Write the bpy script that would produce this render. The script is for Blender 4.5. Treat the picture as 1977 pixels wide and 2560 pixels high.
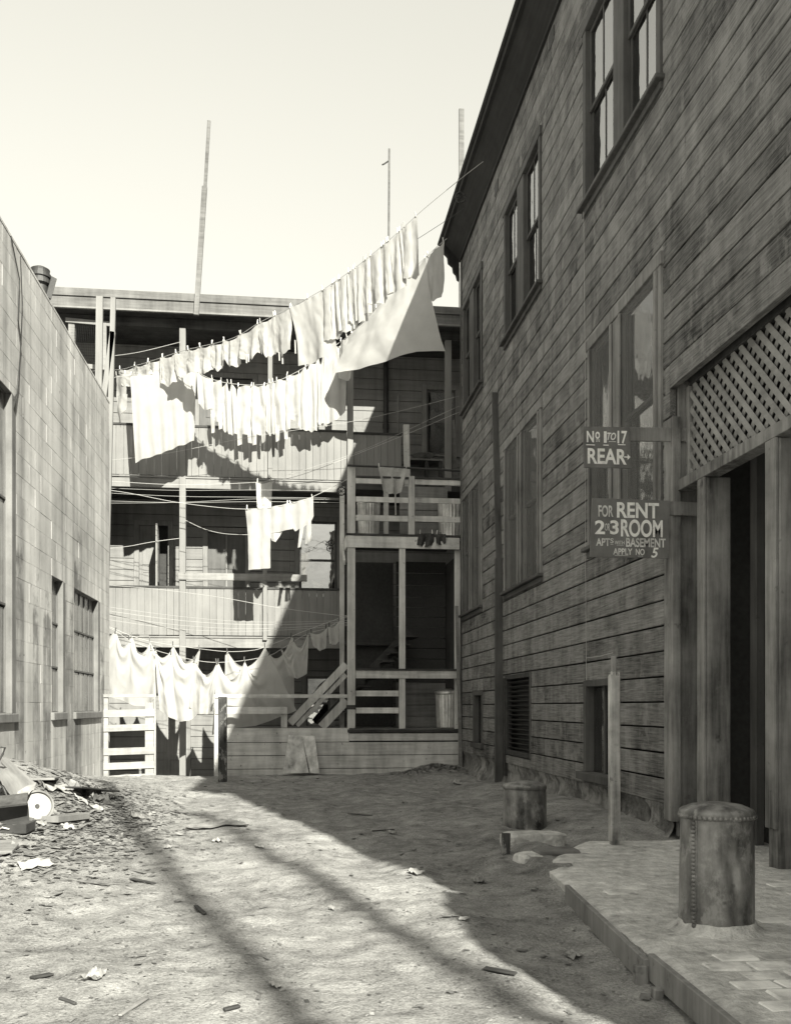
import bpy, math, random
from mathutils import Vector, noise
rnd = random.Random(7)
R = math.radians
sc = bpy.context.scene
for o in list(bpy.data.objects):
    bpy.data.objects.remove(o)

# ------------------------------------------------------------------ camera
F, CX, HY, VX, H = 2290.0, 988.5, 1768.0, 725.0, 1.45      # focal length, centre, horizon, alley vanishing point (photo px), eye height
YAW = math.atan((CX - VX) / F)
SN, CS = math.sin(YAW), math.cos(YAW)
cam_d = bpy.data.cameras.new('camera')
cam = bpy.data.objects.new('camera', cam_d)
sc.collection.objects.link(cam)
cam.location = (0, 0, H)
cam.rotation_euler = (R(90), 0, -YAW)
cam_d.sensor_fit = 'VERTICAL'
cam_d.sensor_height = 36
cam_d.lens = F / 2560 * 36
cam_d.shift_y = (HY - 1280) / 2560
cam_d.clip_start = .05
cam_d.clip_end = 2000
sc.camera = cam
sc.render.resolution_x, sc.render.resolution_y = 790, 1024

# ------------------------------------------------------------------ sky, sun, exposure
SUN_EL, SUN_AZ = R(32), R(164.7)                            # azimuth clockwise from +Y (down the alley)
sdir = Vector((math.sin(SUN_AZ) * math.cos(SUN_EL), math.cos(SUN_AZ) * math.cos(SUN_EL), math.sin(SUN_EL)))
w = bpy.data.worlds.new('World')
sc.world = w
w.use_nodes = True
nt = w.node_tree
bg = nt.nodes['Background']
sky = nt.nodes.new('ShaderNodeTexSky')
sky.sky_type = 'NISHITA'
sky.sun_disc = False
sky.sun_elevation = SUN_EL
sky.sun_rotation = SUN_AZ
sky.air_density = 3.2
sky.dust_density = 0.0
sep = nt.nodes.new('ShaderNodeSeparateColor')               # blue-sensitive monochrome film: the sky as its blue channel
mul = nt.nodes.new('ShaderNodeVectorMath')
mul.operation = 'SCALE'
mul.inputs[0].default_value = (1.0, .98, .872)
nt.links.new(sky.outputs[0], sep.inputs[0])
nt.links.new(sep.outputs[2], mul.inputs['Scale'])
nt.links.new(mul.outputs[0], bg.inputs[0])
bg.inputs[1].default_value = .086
sun_d = bpy.data.lights.new('sun', 'SUN')
sun_d.energy = 4.4
sun_d.angle = R(.55)
sun_d.color = (1.0, .98, .872)
sun = bpy.data.objects.new('sun', sun_d)
sc.collection.objects.link(sun)
sun.rotation_euler = sdir.to_track_quat('Z', 'Y').to_euler()
sun.location = (8, -20, 25)
sc.view_settings.view_transform = 'Standard'
sc.view_settings.look = 'None'
sc.view_settings.gamma = 1
sc.view_settings.use_curve_mapping = False
sc.view_settings.exposure = 1.5
sc.render.engine = 'CYCLES'

# ------------------------------------------------------------------ measuring: where a point of the photograph lies on a known plane
def ray(px, py):
    u, w_ = (px - CX) / F, (HY - py) / F
    return Vector((SN + u * CS, CS - u * SN, w_))
EYE = Vector((0, 0, H))
def TX(px, py, X):
    d = ray(px, py); return EYE + d * (X / d.x)
def TY(px, py, Y):
    d = ray(px, py); return EYE + d * (Y / d.y)
def TZ(px, py, Z):
    d = ray(px, py); return EYE + d * ((Z - H) / d.z)
def TL(px, py, A, B):                                        # on the upright plane through two plan points
    n = Vector((B[1] - A[1], A[0] - B[0], 0)); d = ray(px, py)
    return EYE + d * (n.dot(Vector((A[0], A[1], 0)) - EYE) / n.dot(d))

# ------------------------------------------------------------------ mesh helpers
W = {}
COL = sc.collection
def props(o, label=None, cat=None, group=None, kind=None):
    if label: o['label'] = label
    if cat: o['category'] = cat
    if group: o['group'] = group
    if kind: o['kind'] = kind
    return o
def thing(name, loc, label, cat, group=None):
    o = bpy.data.objects.new(name, None); COL.objects.link(o)
    o.location = loc; o.empty_display_size = .1; W[o] = Vector(loc)
    return props(o, label, cat, group)
def mk(name, verts, faces, mat, parent=None, smooth=False, **kw):
    vs = [Vector(v) for v in verts]
    c = Vector([(min(v[i] for v in vs) + max(v[i] for v in vs)) / 2 for i in range(3)])
    me = bpy.data.meshes.new(name)
    me.from_pydata([tuple(v - c) for v in vs], [], faces)
    me.materials.append(mat)
    if smooth:
        me.polygons.foreach_set('use_smooth', [True] * len(me.polygons))
    me.update()
    o = bpy.data.objects.new(name, me); COL.objects.link(o)
    if parent is not None:
        o.parent = parent; o.location = c - W[parent]
    else:
        o.location = c
    W[o] = c
    return props(o, **kw)
def inst(name, me, loc, parent=None, rot=(0, 0, 0), scale=(1, 1, 1), **kw):
    o = bpy.data.objects.new(name, me); COL.objects.link(o)
    loc = Vector(loc); W[o] = loc
    o.rotation_euler = rot; o.scale = scale
    if parent is not None:
        o.parent = parent; o.location = loc - W[parent]
    else:
        o.location = loc
    return props(o, **kw)
CH_F = None
def chamfer_box(cx, cy, cz, hx, hy, hz, b):
    """24 corners, 26 faces: a box with its edges taken off"""
    vs, idx, fs = [], {}, []
    for sx in (-1, 1):
        for sy in (-1, 1):
            for sz in (-1, 1):
                for ax in range(3):
                    v = [sx * (hx - b), sy * (hy - b), sz * (hz - b)]
                    v[ax] = (sx * hx, sy * hy, sz * hz)[ax]
                    idx[(sx, sy, sz, ax)] = len(vs)
                    vs.append((cx + v[0], cy + v[1], cz + v[2]))
    g = lambda sx, sy, sz, ax: idx[(sx, sy, sz, ax)]
    def add(q, n):
        a, b_, c_ = [Vector(vs[i]) for i in q[:3]]
        fs.append(q if (b_ - a).cross(c_ - a).dot(Vector(n)) > 0 else q[::-1])
    for s in (-1, 1):
        add([g(s, -1, -1, 0), g(s, 1, -1, 0), g(s, 1, 1, 0), g(s, -1, 1, 0)], (s, 0, 0))
        add([g(-1, s, -1, 1), g(1, s, -1, 1), g(1, s, 1, 1), g(-1, s, 1, 1)], (0, s, 0))
        add([g(-1, -1, s, 2), g(1, -1, s, 2), g(1, 1, s, 2), g(-1, 1, s, 2)], (0, 0, s))
    for a in (-1, 1):
        for b2 in (-1, 1):
            add([g(-1, a, b2, 1), g(1, a, b2, 1), g(1, a, b2, 2), g(-1, a, b2, 2)], (0, a, b2))
            add([g(a, -1, b2, 0), g(a, 1, b2, 0), g(a, 1, b2, 2), g(a, -1, b2, 2)], (a, 0, b2))
            add([g(a, b2, -1, 0), g(a, b2, 1, 0), g(a, b2, 1, 1), g(a, b2, -1, 1)], (a, b2, 0))
            for c_ in (-1, 1):
                add([g(a, b2, c_, 0), g(a, b2, c_, 1), g(a, b2, c_, 2)], (a, b2, c_))
    return vs, fs
class MB:
    def __init__(s): s.v, s.f = [], []
    def add(s, vs, fs):
        n = len(s.v); s.v += [tuple(v) for v in vs]; s.f += [[i + n for i in f] for f in fs]; return s
    def box(s, x0, x1, y0, y1, z0, z1, b=.004):
        x0, x1 = min(x0, x1), max(x0, x1); y0, y1 = min(y0, y1), max(y0, y1); z0, z1 = min(z0, z1), max(z0, z1)
        b = min(b, (x1 - x0) * .3, (y1 - y0) * .3, (z1 - z0) * .3)
        return s.add(*chamfer_box((x0 + x1) / 2, (y0 + y1) / 2, (z0 + z1) / 2, (x1 - x0) / 2, (y1 - y0) / 2, (z1 - z0) / 2, b))
    def beam(s, p0, p1, w_, h, up=(0, 0, 1), b=.004):
        p0, p1 = Vector(p0), Vector(p1); d = p1 - p0; L = d.length; d.normalize()
        up = Vector(up)
        if abs(d.dot(up)) > .98: up = Vector((0, 1, 0))
        sd = d.cross(up).normalized(); u2 = sd.cross(d)
        vs, fs = chamfer_box(0, 0, 0, L / 2, w_ / 2, h / 2, min(b, w_ * .3, h * .3))
        m = (p0 + p1) / 2
        return s.add([m + d * v[0] - sd * v[1] + u2 * v[2] for v in vs], fs)
    def tube(s, pts, r, n=6, cap=True, r1=None):
        pts = [Vector(p) for p in pts]; rings = []
        N = len(pts)
        for i, p in enumerate(pts):
            d = (pts[min(i + 1, N - 1)] - pts[max(i - 1, 0)]).normalized()
            up = Vector((0, 0, 1)) if abs(d.z) < .95 else Vector((0, 1, 0))
            a = d.cross(up).normalized(); b = a.cross(d)
            rr = r if r1 is None else r + (r1 - r) * i / max(1, N - 1)
            rings.append([p + (a * math.cos(2 * math.pi * k / n) + b * math.sin(2 * math.pi * k / n)) * rr for k in range(n)])
        vs = [v for rg in rings for v in rg]
        fs = [[i * n + k, i * n + (k + 1) % n, (i + 1) * n + (k + 1) % n, (i + 1) * n + k] for i in range(N - 1) for k in range(n)]
        if cap: fs += [list(range(n))[::-1], [(N - 1) * n + k for k in range(n)]]
        return s.add(vs, [f[::-1] for f in fs])
    def lathe(s, c, prof, n=32, warp=None):
        c = Vector(c); vs, fs = [], []
        for (r, z) in prof:
            for k in range(n):
                a = 2 * math.pi * k / n
                rr = r * (warp(a, z) if warp else 1)
                vs.append(c + Vector((math.cos(a) * rr, math.sin(a) * rr, z)))
        m = len(prof)
        for i in range(m - 1):
            for k in range(n):
                fs.append([i * n + k, i * n + (k + 1) % n, (i + 1) * n + (k + 1) % n, (i + 1) * n + k])
        return s.add(vs, fs)
    def build(s, name, mat, parent=None, **kw): return mk(name, s.v, s.f, mat, parent, **kw)
def box(name, x0, x1, y0, y1, z0, z1, mat, parent=None, b=.004, **kw):
    return MB().box(x0, x1, y0, y1, z0, z1, b).build(name, mat, parent, **kw)
def beam(name, p0, p1, w_, h, mat, parent=None, up=(0, 0, 1), **kw):
    return MB().beam(p0, p1, w_, h, up).build(name, mat, parent, **kw)
def nz(x, y, z=0., s=1.): return noise.noise(Vector((x * s, y * s, z * s)))

# ------------------------------------------------------------------ materials (all neutral greys: the print is monochrome, the tone is in the light)
def node_math(nt, op, a, b=None, clamp=False):
    n = nt.nodes.new('ShaderNodeMath'); n.operation = op; n.use_clamp = clamp
    for i, x in enumerate((a, b)):
        if x is None: continue
        if isinstance(x, (int, float)): n.inputs[i].default_value = x
        else: nt.links.new(x, n.inputs[i])
    return n.outputs[0]
def surf(name, base, grain=0, gs=(3, 3, 3), blotch=.3, bs=.8, streak=0, ss=(7, 7, .5), rand=.15, rough=.85,
         bump=.15, spots=0, spot_s=14, wear_light=0, wear_light_s=2.2, wear_light_v=.5, metallic=0, transl=0, spec=.3, bump_d=.01, bands=(), band_v=.5, own=False):
    m = bpy.data.materials.new(name); m.use_nodes = True
    nt = m.node_tree; N = nt.nodes; L = nt.links
    p = N['Principled BSDF']
    geo = N.new('ShaderNodeNewGeometry'); oi = N.new('ShaderNodeObjectInfo')
    off = N.new('ShaderNodeVectorMath'); off.operation = 'MULTIPLY_ADD'
    cmb = N.new('ShaderNodeCombineXYZ')
    for i in range(3): L.new(oi.outputs['Random'], cmb.inputs[i])
    L.new(cmb.outputs[0], off.inputs[0]); off.inputs[1].default_value = (9.1, 5.3, 3.7) if rand else (0, 0, 0)
    L.new(geo.outputs['Position'], off.inputs[2])
    mm = lambda op, a, b=None, c=False: node_math(nt, op, a, b, c)
    def nzt(scale, vec, detail=5, rgh=.6, source=None):
        mp = N.new('ShaderNodeVectorMath'); mp.operation = 'MULTIPLY'
        L.new(source or off.outputs[0], mp.inputs[0]); mp.inputs[1].default_value = vec
        t = N.new('ShaderNodeTexNoise'); t.inputs['Scale'].default_value = scale
        t.inputs['Detail'].default_value = detail; t.inputs['Roughness'].default_value = rgh
        L.new(mp.outputs[0], t.inputs['Vector'])
        return t.outputs['Fac']
    def spread(n_, k=2.6):                                    # noise stretched to its full range, about zero
        return mm('SUBTRACT', mm('ADD', mm('MULTIPLY', mm('SUBTRACT', n_, .5), k), .5, True), .5)
    val = mm('ADD', 1.0, 0.0)
    g = None
    if grain:
        g = nzt(1, gs, 6, .65)
        val = mm('ADD', val, mm('MULTIPLY', spread(g), grain * 2))
    if blotch:
        val = mm('ADD', val, mm('MULTIPLY', spread(nzt(bs, (1, 1, 1), 6, .62, None if own else geo.outputs['Position'])), blotch * 2))
    if streak:
        val = mm('ADD', val, mm('MULTIPLY', spread(nzt(1, ss, 4, .55, geo.outputs['Position'])), streak * 2))
    if rand:
        val = mm('ADD', val, mm('MULTIPLY', mm('SUBTRACT', oi.outputs['Random'], .5), rand * 2))
    v = mm('MULTIPLY', mm('MAXIMUM', val, .12), base)
    if bands:                                                  # damp-stained columns of blocks beside the openings: (from, to, top)
        sp = N.new('ShaderNodeSeparateXYZ'); L.new(geo.outputs['Position'], sp.inputs[0])
        msk = None
        wob = mm('MULTIPLY', spread(nzt(1.7, (1, 1, 1), 5, .6, geo.outputs['Position'])), 1.0)
        for (y0, y1, zt) in bands:
            k = mm('MULTIPLY', mm('MULTIPLY', mm('SUBTRACT', sp.outputs[1], y0), 30, True), mm('MULTIPLY', mm('SUBTRACT', y1, sp.outputs[1]), 30, True))
            k = mm('MULTIPLY', k, mm('MULTIPLY', mm('SUBTRACT', mm('ADD', zt, mm('MULTIPLY', wob, 1.6)), sp.outputs[2]), 1.6, True))
            msk = k if msk is None else mm('MAXIMUM', msk, k)
        msk = mm('MULTIPLY', msk, mm('ADD', .72, wob), True)
        v = mm('MULTIPLY', v, mm('SUBTRACT', 1.0, mm('MULTIPLY', msk, band_v)))
    if wear_light:
        k = mm('MULTIPLY', mm('SUBTRACT', nzt(wear_light_s, (1, 1, .6), 7, .7, geo.outputs['Position']), .6 - .12 * wear_light), 14, True)
        mx = N.new('ShaderNodeMix'); mx.data_type = 'FLOAT'
        L.new(mm('MULTIPLY', k, min(1, wear_light)), mx.inputs[0]); L.new(v, mx.inputs[2]); mx.inputs[3].default_value = wear_light_v
        v = mx.outputs[0]
    if spots:
        k = mm('MULTIPLY', mm('SUBTRACT', nzt(spot_s, (1, 1, 1), 3, .6), .66), 10, True)
        v = mm('MULTIPLY', v, mm('SUBTRACT', 1.0, mm('MULTIPLY', k, spots)))
    v = mm('MINIMUM', v, .86)
    cc = N.new('ShaderNodeCombineColor')
    for i, t in enumerate((1.0, .99, .965)): L.new(mm('MULTIPLY', v, t), cc.inputs[i])
    L.new(cc.outputs[0], p.inputs['Base Color'])
    p.inputs['Roughness'].default_value = rough
    p.inputs['Metallic'].default_value = metallic
    p.inputs['Specular IOR Level'].default_value = spec
    if bump:
        b = N.new('ShaderNodeBump'); b.inputs['Strength'].default_value = bump; b.inputs['Distance'].default_value = bump_d
        h = nzt(38, (1, 1, 1), 4, .6)
        if g is not None: h = mm('ADD', mm('MULTIPLY', g, 1.4), mm('MULTIPLY', h, .4))
        L.new(h, b.inputs['Height']); L.new(b.outputs[0], p.inputs['Normal'])
    if transl:
        tr = N.new('ShaderNodeBsdfTranslucent'); L.new(cc.outputs[0], tr.inputs[0])
        ms = N.new('ShaderNodeMixShader'); ms.inputs[0].default_value = transl
        L.new(p.outputs[0], ms.inputs[1]); L.new(tr.outputs[0], ms.inputs[2])
        L.new(ms.outputs[0], N['Material Output'].inputs[0])
    return m
GY, GX, GZ = (16, 1.2, 16), (1.2, 16, 16), (16, 16, 1.2)     # grain along Y, X, Z
m_siding = surf('weathered_dark_siding', .165, .55, (60, 3.0, 60), .45, 1.6, .22, (7, 7, .7), .26, .72, .7, .7, 30, wear_light=.5, wear_light_s=2.6, wear_light_v=.31, own=True)  # pale wear patches also stand in for light reflected by windows opposite
m_trim = surf('dark_painted_trim', 0.085, .2, GZ, .3, 1.2, .15, rand=.15, rough=.7, bump=.2, spots=.3)
m_trim_l = surf('worn_grey_trim', 0.2, .25, GZ, .35, 1.4, .2, rand=.12, rough=.8, bump=.2, spots=.5, spot_s=9)
m_postw = surf('weathered_entrance_timber', .22, .32, (18, 18, 1.2), .5, 1.3, .32, (6, 6, .7), .12, .85, .4, .6, 7, wear_light=.3, wear_light_v=.36)
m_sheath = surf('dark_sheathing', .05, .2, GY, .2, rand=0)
m_found = surf('rough_plastered_stone', .17, .4, (9, 9, 9), .6, 2.3, .3, (3, 3, .9), 0, .9, .9, .6, 5, bump_d=.05, wear_light=.7, wear_light_s=2.1, wear_light_v=.4)
m_eave = surf('dark_eave_boards', 0.035, .2, GY, .3, 1, rand=.1)
m_roof = surf('roof_shingle', .1, 0, blotch=.4, bs=2, rand=.1)
m_block = surf('concrete_block', 0.42, 0, blotch=.28, bs=.9, streak=.32, ss=(3.6, 3.6, .11), rand=.035, rough=.95, bump=.35, bump_d=.012, spots=.55, spot_s=9, bands=((13.8, 14.3, 3.9), (14.75, 15.12, 3.0), (15.35, 15.86, 3.2), (16.86, 17.42, 3.3), (19.86, 20.3, 2.6), (17.5, 18.1, -.2 + 4.6)), band_v=.6)
m_block_d = surf('stained_concrete_block', 0.2, 0, blotch=.4, bs=1.6, streak=.5, ss=(4, 4, .3), rand=.14, rough=.95, bump=.45, bump_d=.015, spots=.4, wear_light=.3, wear_light_v=.4)
m_mortar = surf('mortar', 0.3, 0, blotch=.3, bs=2, streak=.35, ss=(3.4, 3.4, .18), rand=0, bump=.3)
m_conc = surf('pale_concrete', 0.17, 0, blotch=.22, bs=2, streak=.2, rand=.05, bump=.25)
m_white = surf('whitewashed_board', 0.2, .13, GX, .16, 1.1, .12, rand=.07, rough=.8, bump=.15, spots=.25, spot_s=18)
m_whitez = surf('whitewashed_upright', .2, .07, GZ, .1, 1.1, .1, rand=.045, rough=.8, bump=.12, spots=.2, spot_s=18)
m_pale = surf('pale_painted_siding', 0.2, .1, GX, .2, .9, .12, rand=.06, rough=.8, bump=.15, spots=.2)
m_grey = surf('grey_weathered_board', 0.2, .2, GX, .25, 1, .15, rand=.1, rough=.85, bump=.2, spots=.4)
m_fascia = surf('weathered_grey_fascia', .125, .25, GX, .3, 1, .2, rand=.06, rough=.85, bump=.2, spots=.4)
m_skirt = surf('scuffed_skirt_board', 0.52, .16, GX, .28, 1.2, .2, (5, 5, .8), .1, .85, .2, .75, 10)
m_tower = surf('tower_painted_timber', 0.52, .16, GZ, .24, 1.2, .18, rand=.08, rough=.82, bump=.18, spots=.55, spot_s=11)
m_towerx = surf('tower_painted_rail', 0.55, .16, GX, .24, 1.2, .18, rand=.08, rough=.82, bump=.18, spots=.5, spot_s=11)
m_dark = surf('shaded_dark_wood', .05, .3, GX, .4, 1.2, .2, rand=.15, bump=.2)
m_door = surf('door_paint', 0.2, .15, GZ, .25, 1, rand=.12, rough=.65, bump=.12)
m_doord = surf('dark_door_paint', .1, .2, GZ, .3, 1, rand=.12, rough=.6, bump=.12)
m_black = surf('black_charred_post', .05, .4, GZ, .5, 4, rand=0, bump=.4, wear_light=.55, wear_light_s=9, wear_light_v=.4)
m_iron = surf('black_iron', .03, 0, blotch=.4, bs=4, rand=.1, rough=.55, bump=.2, spec=.5)
m_boiler = surf('rusty_boiler_plate', 0.18, .4, (12, 12, 5), .6, 3.4, .4, (9, 9, 1.0), 0, .48, .35, .6, 9, metallic=.3, spec=.5, wear_light=.6, wear_light_s=6, wear_light_v=.4)
m_galv = surf('galvanised_tin', .55, 0, blotch=.3, bs=4, streak=.3, ss=(10, 10, 1), rand=.1, rough=.38, bump=.1, metallic=.65, spec=.5)
m_cloth = surf('white_cotton', 0.58, 0, blotch=.06, bs=3, rand=.05, rough=.95, bump=.06, transl=.5, spec=.05)
m_cloth_g = surf('grey_cotton', .42, .1, (30, 30, 30), .2, 3, rand=.1, rough=.95, bump=.2, transl=.12, spec=.05)
m_rag = surf('dark_rag', .07, .2, (20, 20, 20), .4, 4, rand=.2, rough=1, bump=.4, spec=.05)
m_line = surf('clothesline_cord', 0.4, 0, blotch=.1, rand=.1, bump=0)
m_pin = surf('clothespin_wood', .5, 0, blotch=.2, rand=.4, bump=0)
m_pind = surf('dark_clothespin_wood', .12, 0, blotch=.2, rand=.4, bump=0)
m_signd = surf('grey_painted_sign', 0.15, 0, blotch=.3, bs=3, streak=.2, ss=(6, 6, 1), rand=.06, rough=.6, bump=.08, spots=.3, spot_s=20)
m_letter = surf('white_sign_paint', .86, .1, (40, 40, 40), .2, 14, rand=0, rough=.7, bump=.05, spots=.45, spot_s=42)
m_letterd = surf('pale_sign_paint', 0.62, 0, blotch=.3, bs=9, rand=0, rough=.7, bump=.05, spots=.3)
m_paper = surf('waste_paper', 0.3, 0, blotch=.2, bs=6, rand=.14, rough=.9, bump=.2)
m_card = surf('dirty_cardboard', 0.22, 0, blotch=.4, bs=5, rand=.3, rough=.9, bump=.3)
m_enamel = surf('chipped_enamel_sheet', 0.3, 0, blotch=.3, bs=3, streak=.15, rand=.05, rough=.5, bump=.15, spots=.85, spot_s=5)
m_walk = surf('worn_sidewalk_cement', 0.58, .35, (9, 9, 9), .3, 2.2, 0, rand=0, rough=.9, bump=1.0, bump_d=.03, spots=.7, spot_s=6, wear_light=.6, wear_light_s=6.0, wear_light_v=.6)
m_brick = surf('worn_paving_brick', 0.72, 0, blotch=.5, bs=4, rand=.2, rough=.9, bump=.45, bump_d=.012, spots=.45, spot_s=8)
m_curtain = surf('window_curtain', .78, .1, (20, 20, 1), .15, 2, rand=.15, bump=.05)
m_blind = surf('window_roller_blind', .2, .1, (20, 20, 1), .15, 2, rand=.2, bump=.05)
m_leaf = surf('dry_litter', 0.17, 0, blotch=.5, bs=9, rand=.3, rough=.9, bump=.2)
m_chip = surf('pale_litter', 0.28, 0, blotch=.5, bs=9, rand=.3, rough=.9, bump=.1)
m_dirtclod = surf('dirt_clod', .17, 0, blotch=.4, bs=6, rand=.3, bump=.5)

def glass_mat(name, tint, mixf):
    m = bpy.data.materials.new(name); m.use_nodes = True
    N, L = m.node_tree.nodes, m.node_tree.links
    N.remove(N['Principled BSDF'])
    fr = N.new('ShaderNodeFresnel'); fr.inputs[0].default_value = mixf
    gl = N.new('ShaderNodeBsdfGlossy'); gl.inputs['Roughness'].default_value = .03
    tr = N.new('ShaderNodeBsdfTransparent'); tr.inputs[0].default_value = (tint, tint, tint * .96, 1)
    geo = N.new('ShaderNodeNewGeometry'); t = N.new('ShaderNodeTexNoise'); t.inputs['Scale'].default_value = 2.2
    b = N.new('ShaderNodeBump'); b.inputs['Strength'].default_value = .12; b.inputs['Distance'].default_value = .05
    L.new(geo.outputs['Position'], t.inputs['Vector']); L.new(t.outputs['Fac'], b.inputs['Height']); L.new(b.outputs[0], gl.inputs['Normal'])
    mx = N.new('ShaderNodeMixShader')
    L.new(fr.outputs[0], mx.inputs[0]); L.new(tr.outputs[0], mx.inputs[1]); L.new(gl.outputs[0], mx.inputs[2])
    L.new(mx.outputs[0], N['Material Output'].inputs[0])
    return m
m_glass = glass_mat('old_window_glass', .85, 8.0)
def screen_mat(name, freq, cover, base):
    m = bpy.data.materials.new(name); m.use_nodes = True
    N, L = m.node_tree.nodes, m.node_tree.links
    p = N['Principled BSDF']; p.inputs['Base Color'].default_value = (base, base, base * .97, 1); p.inputs['Roughness'].default_value = .6
    tr = N.new('ShaderNodeBsdfTransparent'); mx = N.new('ShaderNodeMixShader'); mx.inputs[0].default_value = cover
    L.new(tr.outputs[0], mx.inputs[1]); L.new(p.outputs[0], mx.inputs[2]); L.new(mx.outputs[0], N['Material Output'].inputs[0])
    return m
m_screen = screen_mat('fly_screen_mesh', 1, .42, .16)

# dirt: speckled, trodden, with fine grit
def ground_mat():
    m = bpy.data.materials.new('trodden_dirt'); m.use_nodes = True
    nt = m.node_tree; N, L = nt.nodes, nt.links
    p = N['Principled BSDF']; geo = N.new('ShaderNodeNewGeometry')
    mm = lambda op, a, b=None, c=False: node_math(nt, op, a, b, c)
    def t(s, d=8, r=.65, vec=None):
        n = N.new('ShaderNodeTexNoise'); n.inputs['Scale'].default_value = s; n.inputs['Detail'].default_value = d; n.inputs['Roughness'].default_value = r
        L.new(vec or geo.outputs['Position'], n.inputs['Vector']); return n.outputs['Fac']
    v = mm('ADD', 1.0, mm('MULTIPLY', mm('SUBTRACT', t(.8), .5), 1.6))
    v = mm('ADD', v, mm('MULTIPLY', mm('SUBTRACT', t(5), .5), 1.9))
    v = mm('ADD', v, mm('MULTIPLY', mm('SUBTRACT', t(60, 4, .7), .5), 2.0))
    v = mm('MULTIPLY', mm('MAXIMUM', v, .15), .28)
    sp = mm('MULTIPLY', mm('SUBTRACT', t(26, 2, .5), .69), 16, True)          # pale bits
    v = mm('ADD', v, mm('MULTIPLY', sp, .16))
    dk = mm('MULTIPLY', mm('SUBTRACT', t(17, 3, .6), .66), 12, True)          # dark bits
    v = mm('MULTIPLY', v, mm('SUBTRACT', 1.0, mm('MULTIPLY', dk, .5)))
    cc = N.new('ShaderNodeCombineColor')
    for i, k in enumerate((1.0, .99, .965)): L.new(mm('MULTIPLY', v, k), cc.inputs[i])
    L.new(cc.outputs[0], p.inputs['Base Color']); p.inputs['Roughness'].default_value = .95; p.inputs['Specular IOR Level'].default_value = .15
    b = N.new('ShaderNodeBump'); b.inputs['Strength'].default_value = .8; b.inputs['Distance'].default_value = .035
    L.new(mm('ADD', t(22, 8, .7), mm('MULTIPLY', t(90, 3, .6), .35)), b.inputs['Height']); L.new(b.outputs[0], p.inputs['Normal'])
    return m
m_ground = ground_mat()

# ================================================================== GROUND
def sstep(a, b, x):
    t = min(1, max(0, (x - a) / (b - a))); return t * t * (3 - 2 * t)
def gh0(x, y):
    z = -.07 * sstep(17.5, 20.8, y)
    heap = (.72 * sstep(7.6, 11.5, y) - .5 * sstep(12.5, 16.5, y) - .2 * sstep(16, 19.2, y)) * sstep(-1.7, -3.9, x)
    z += heap
    z += .26 * math.exp(-(((x - 3.35) / .75) ** 2 + ((y - 20.1) / .7) ** 2))
    z += .07 * sstep(1.2, 2.3, x) * sstep(5.6, 7.6, y) * (1 - sstep(12, 15, y))
    z += .10 * sstep(2.6, 3.6, x) * sstep(8.7, 9.6, y) * (1 - sstep(15, 19, y))
    return z
def gh(x, y):
    z = gh0(x, y)
    near = 1 if -4.6 < x < 4.6 and -1 < y < 22 else 0
    if near:
        z += .028 * nz(x * 2.2, y * .35, 5, 1) + .03 * nz(x, y, 0, .7) + .03 * nz(x, y, 3, 2.1) + .024 * nz(x, y, 7, 5.5) + .01 * nz(x, y, 9, 11)
        z += .05 * sstep(-1.5, -3.5, x) * abs(nz(x, y, 4, 3)) * sstep(8, 11, y)
    if y > 20.5: z -= .75 * sstep(20.5, 20.75, y) * (1 - sstep(-1.35, -1.1, x))
    e = kerb_x(y)
    if x > e - .02 and y < 8.8:
        bury = sstep(6.3, 7.5, y); lim = e + .05 + .3 * bury * (.7 + nz(x, y, 2, 2.5))
        z = min(z + .05 * bury, .04 + .11 * bury) - .12 * sstep(lim - .07, lim + .05, x)
    return z
def kerb_x(y): return 1.64 + .062 * y + .008 * math.sin(y * 2.1) * (1 if y < 9 else 0)
def G(px, py):                                               # the point of the ground seen at a photo position
    z = 0
    for _ in range(30):
        p = TZ(px, py, z); z = .5 * z + .5 * gh(p.x, p.y)
    return Vector((p.x, p.y, gh(p.x, p.y)))
def axis(lo, hi, a, b, step, grow=1.35):
    xs = [a + (b - a) * i / round((b - a) / step) for i in range(round((b - a) / step) + 1)]
    s, x = step, a
    left = []
    while x > lo: s *= grow; x -= s; left.append(max(x, lo))
    s, x = step, b
    right = []
    while x < hi: s *= grow; x += s; right.append(min(x, hi))
    return left[::-1] + xs + right
gx = axis(-300, 300, -4.1, 4.1, .055)
gy1 = axis(-300, 8, 2.2, 8, .045); gy2 = axis(8, 300, 8.0, 21.2, .08)
gy = gy1 + gy2[1:] if abs(gy1[-1] - gy2[0]) < 1e-6 else gy1 + gy2
verts = [(x, y, gh(x, y)) for y in gy for x in gx]
nx = len(gx)
faces = [[j * nx + i, j * nx + i + 1, (j + 1) * nx + i + 1, (j + 1) * nx + i] for j in range(len(gy) - 1) for i in range(nx - 1)]
mk('dirt_ground', verts, faces, m_ground, smooth=True, kind='structure')

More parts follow.
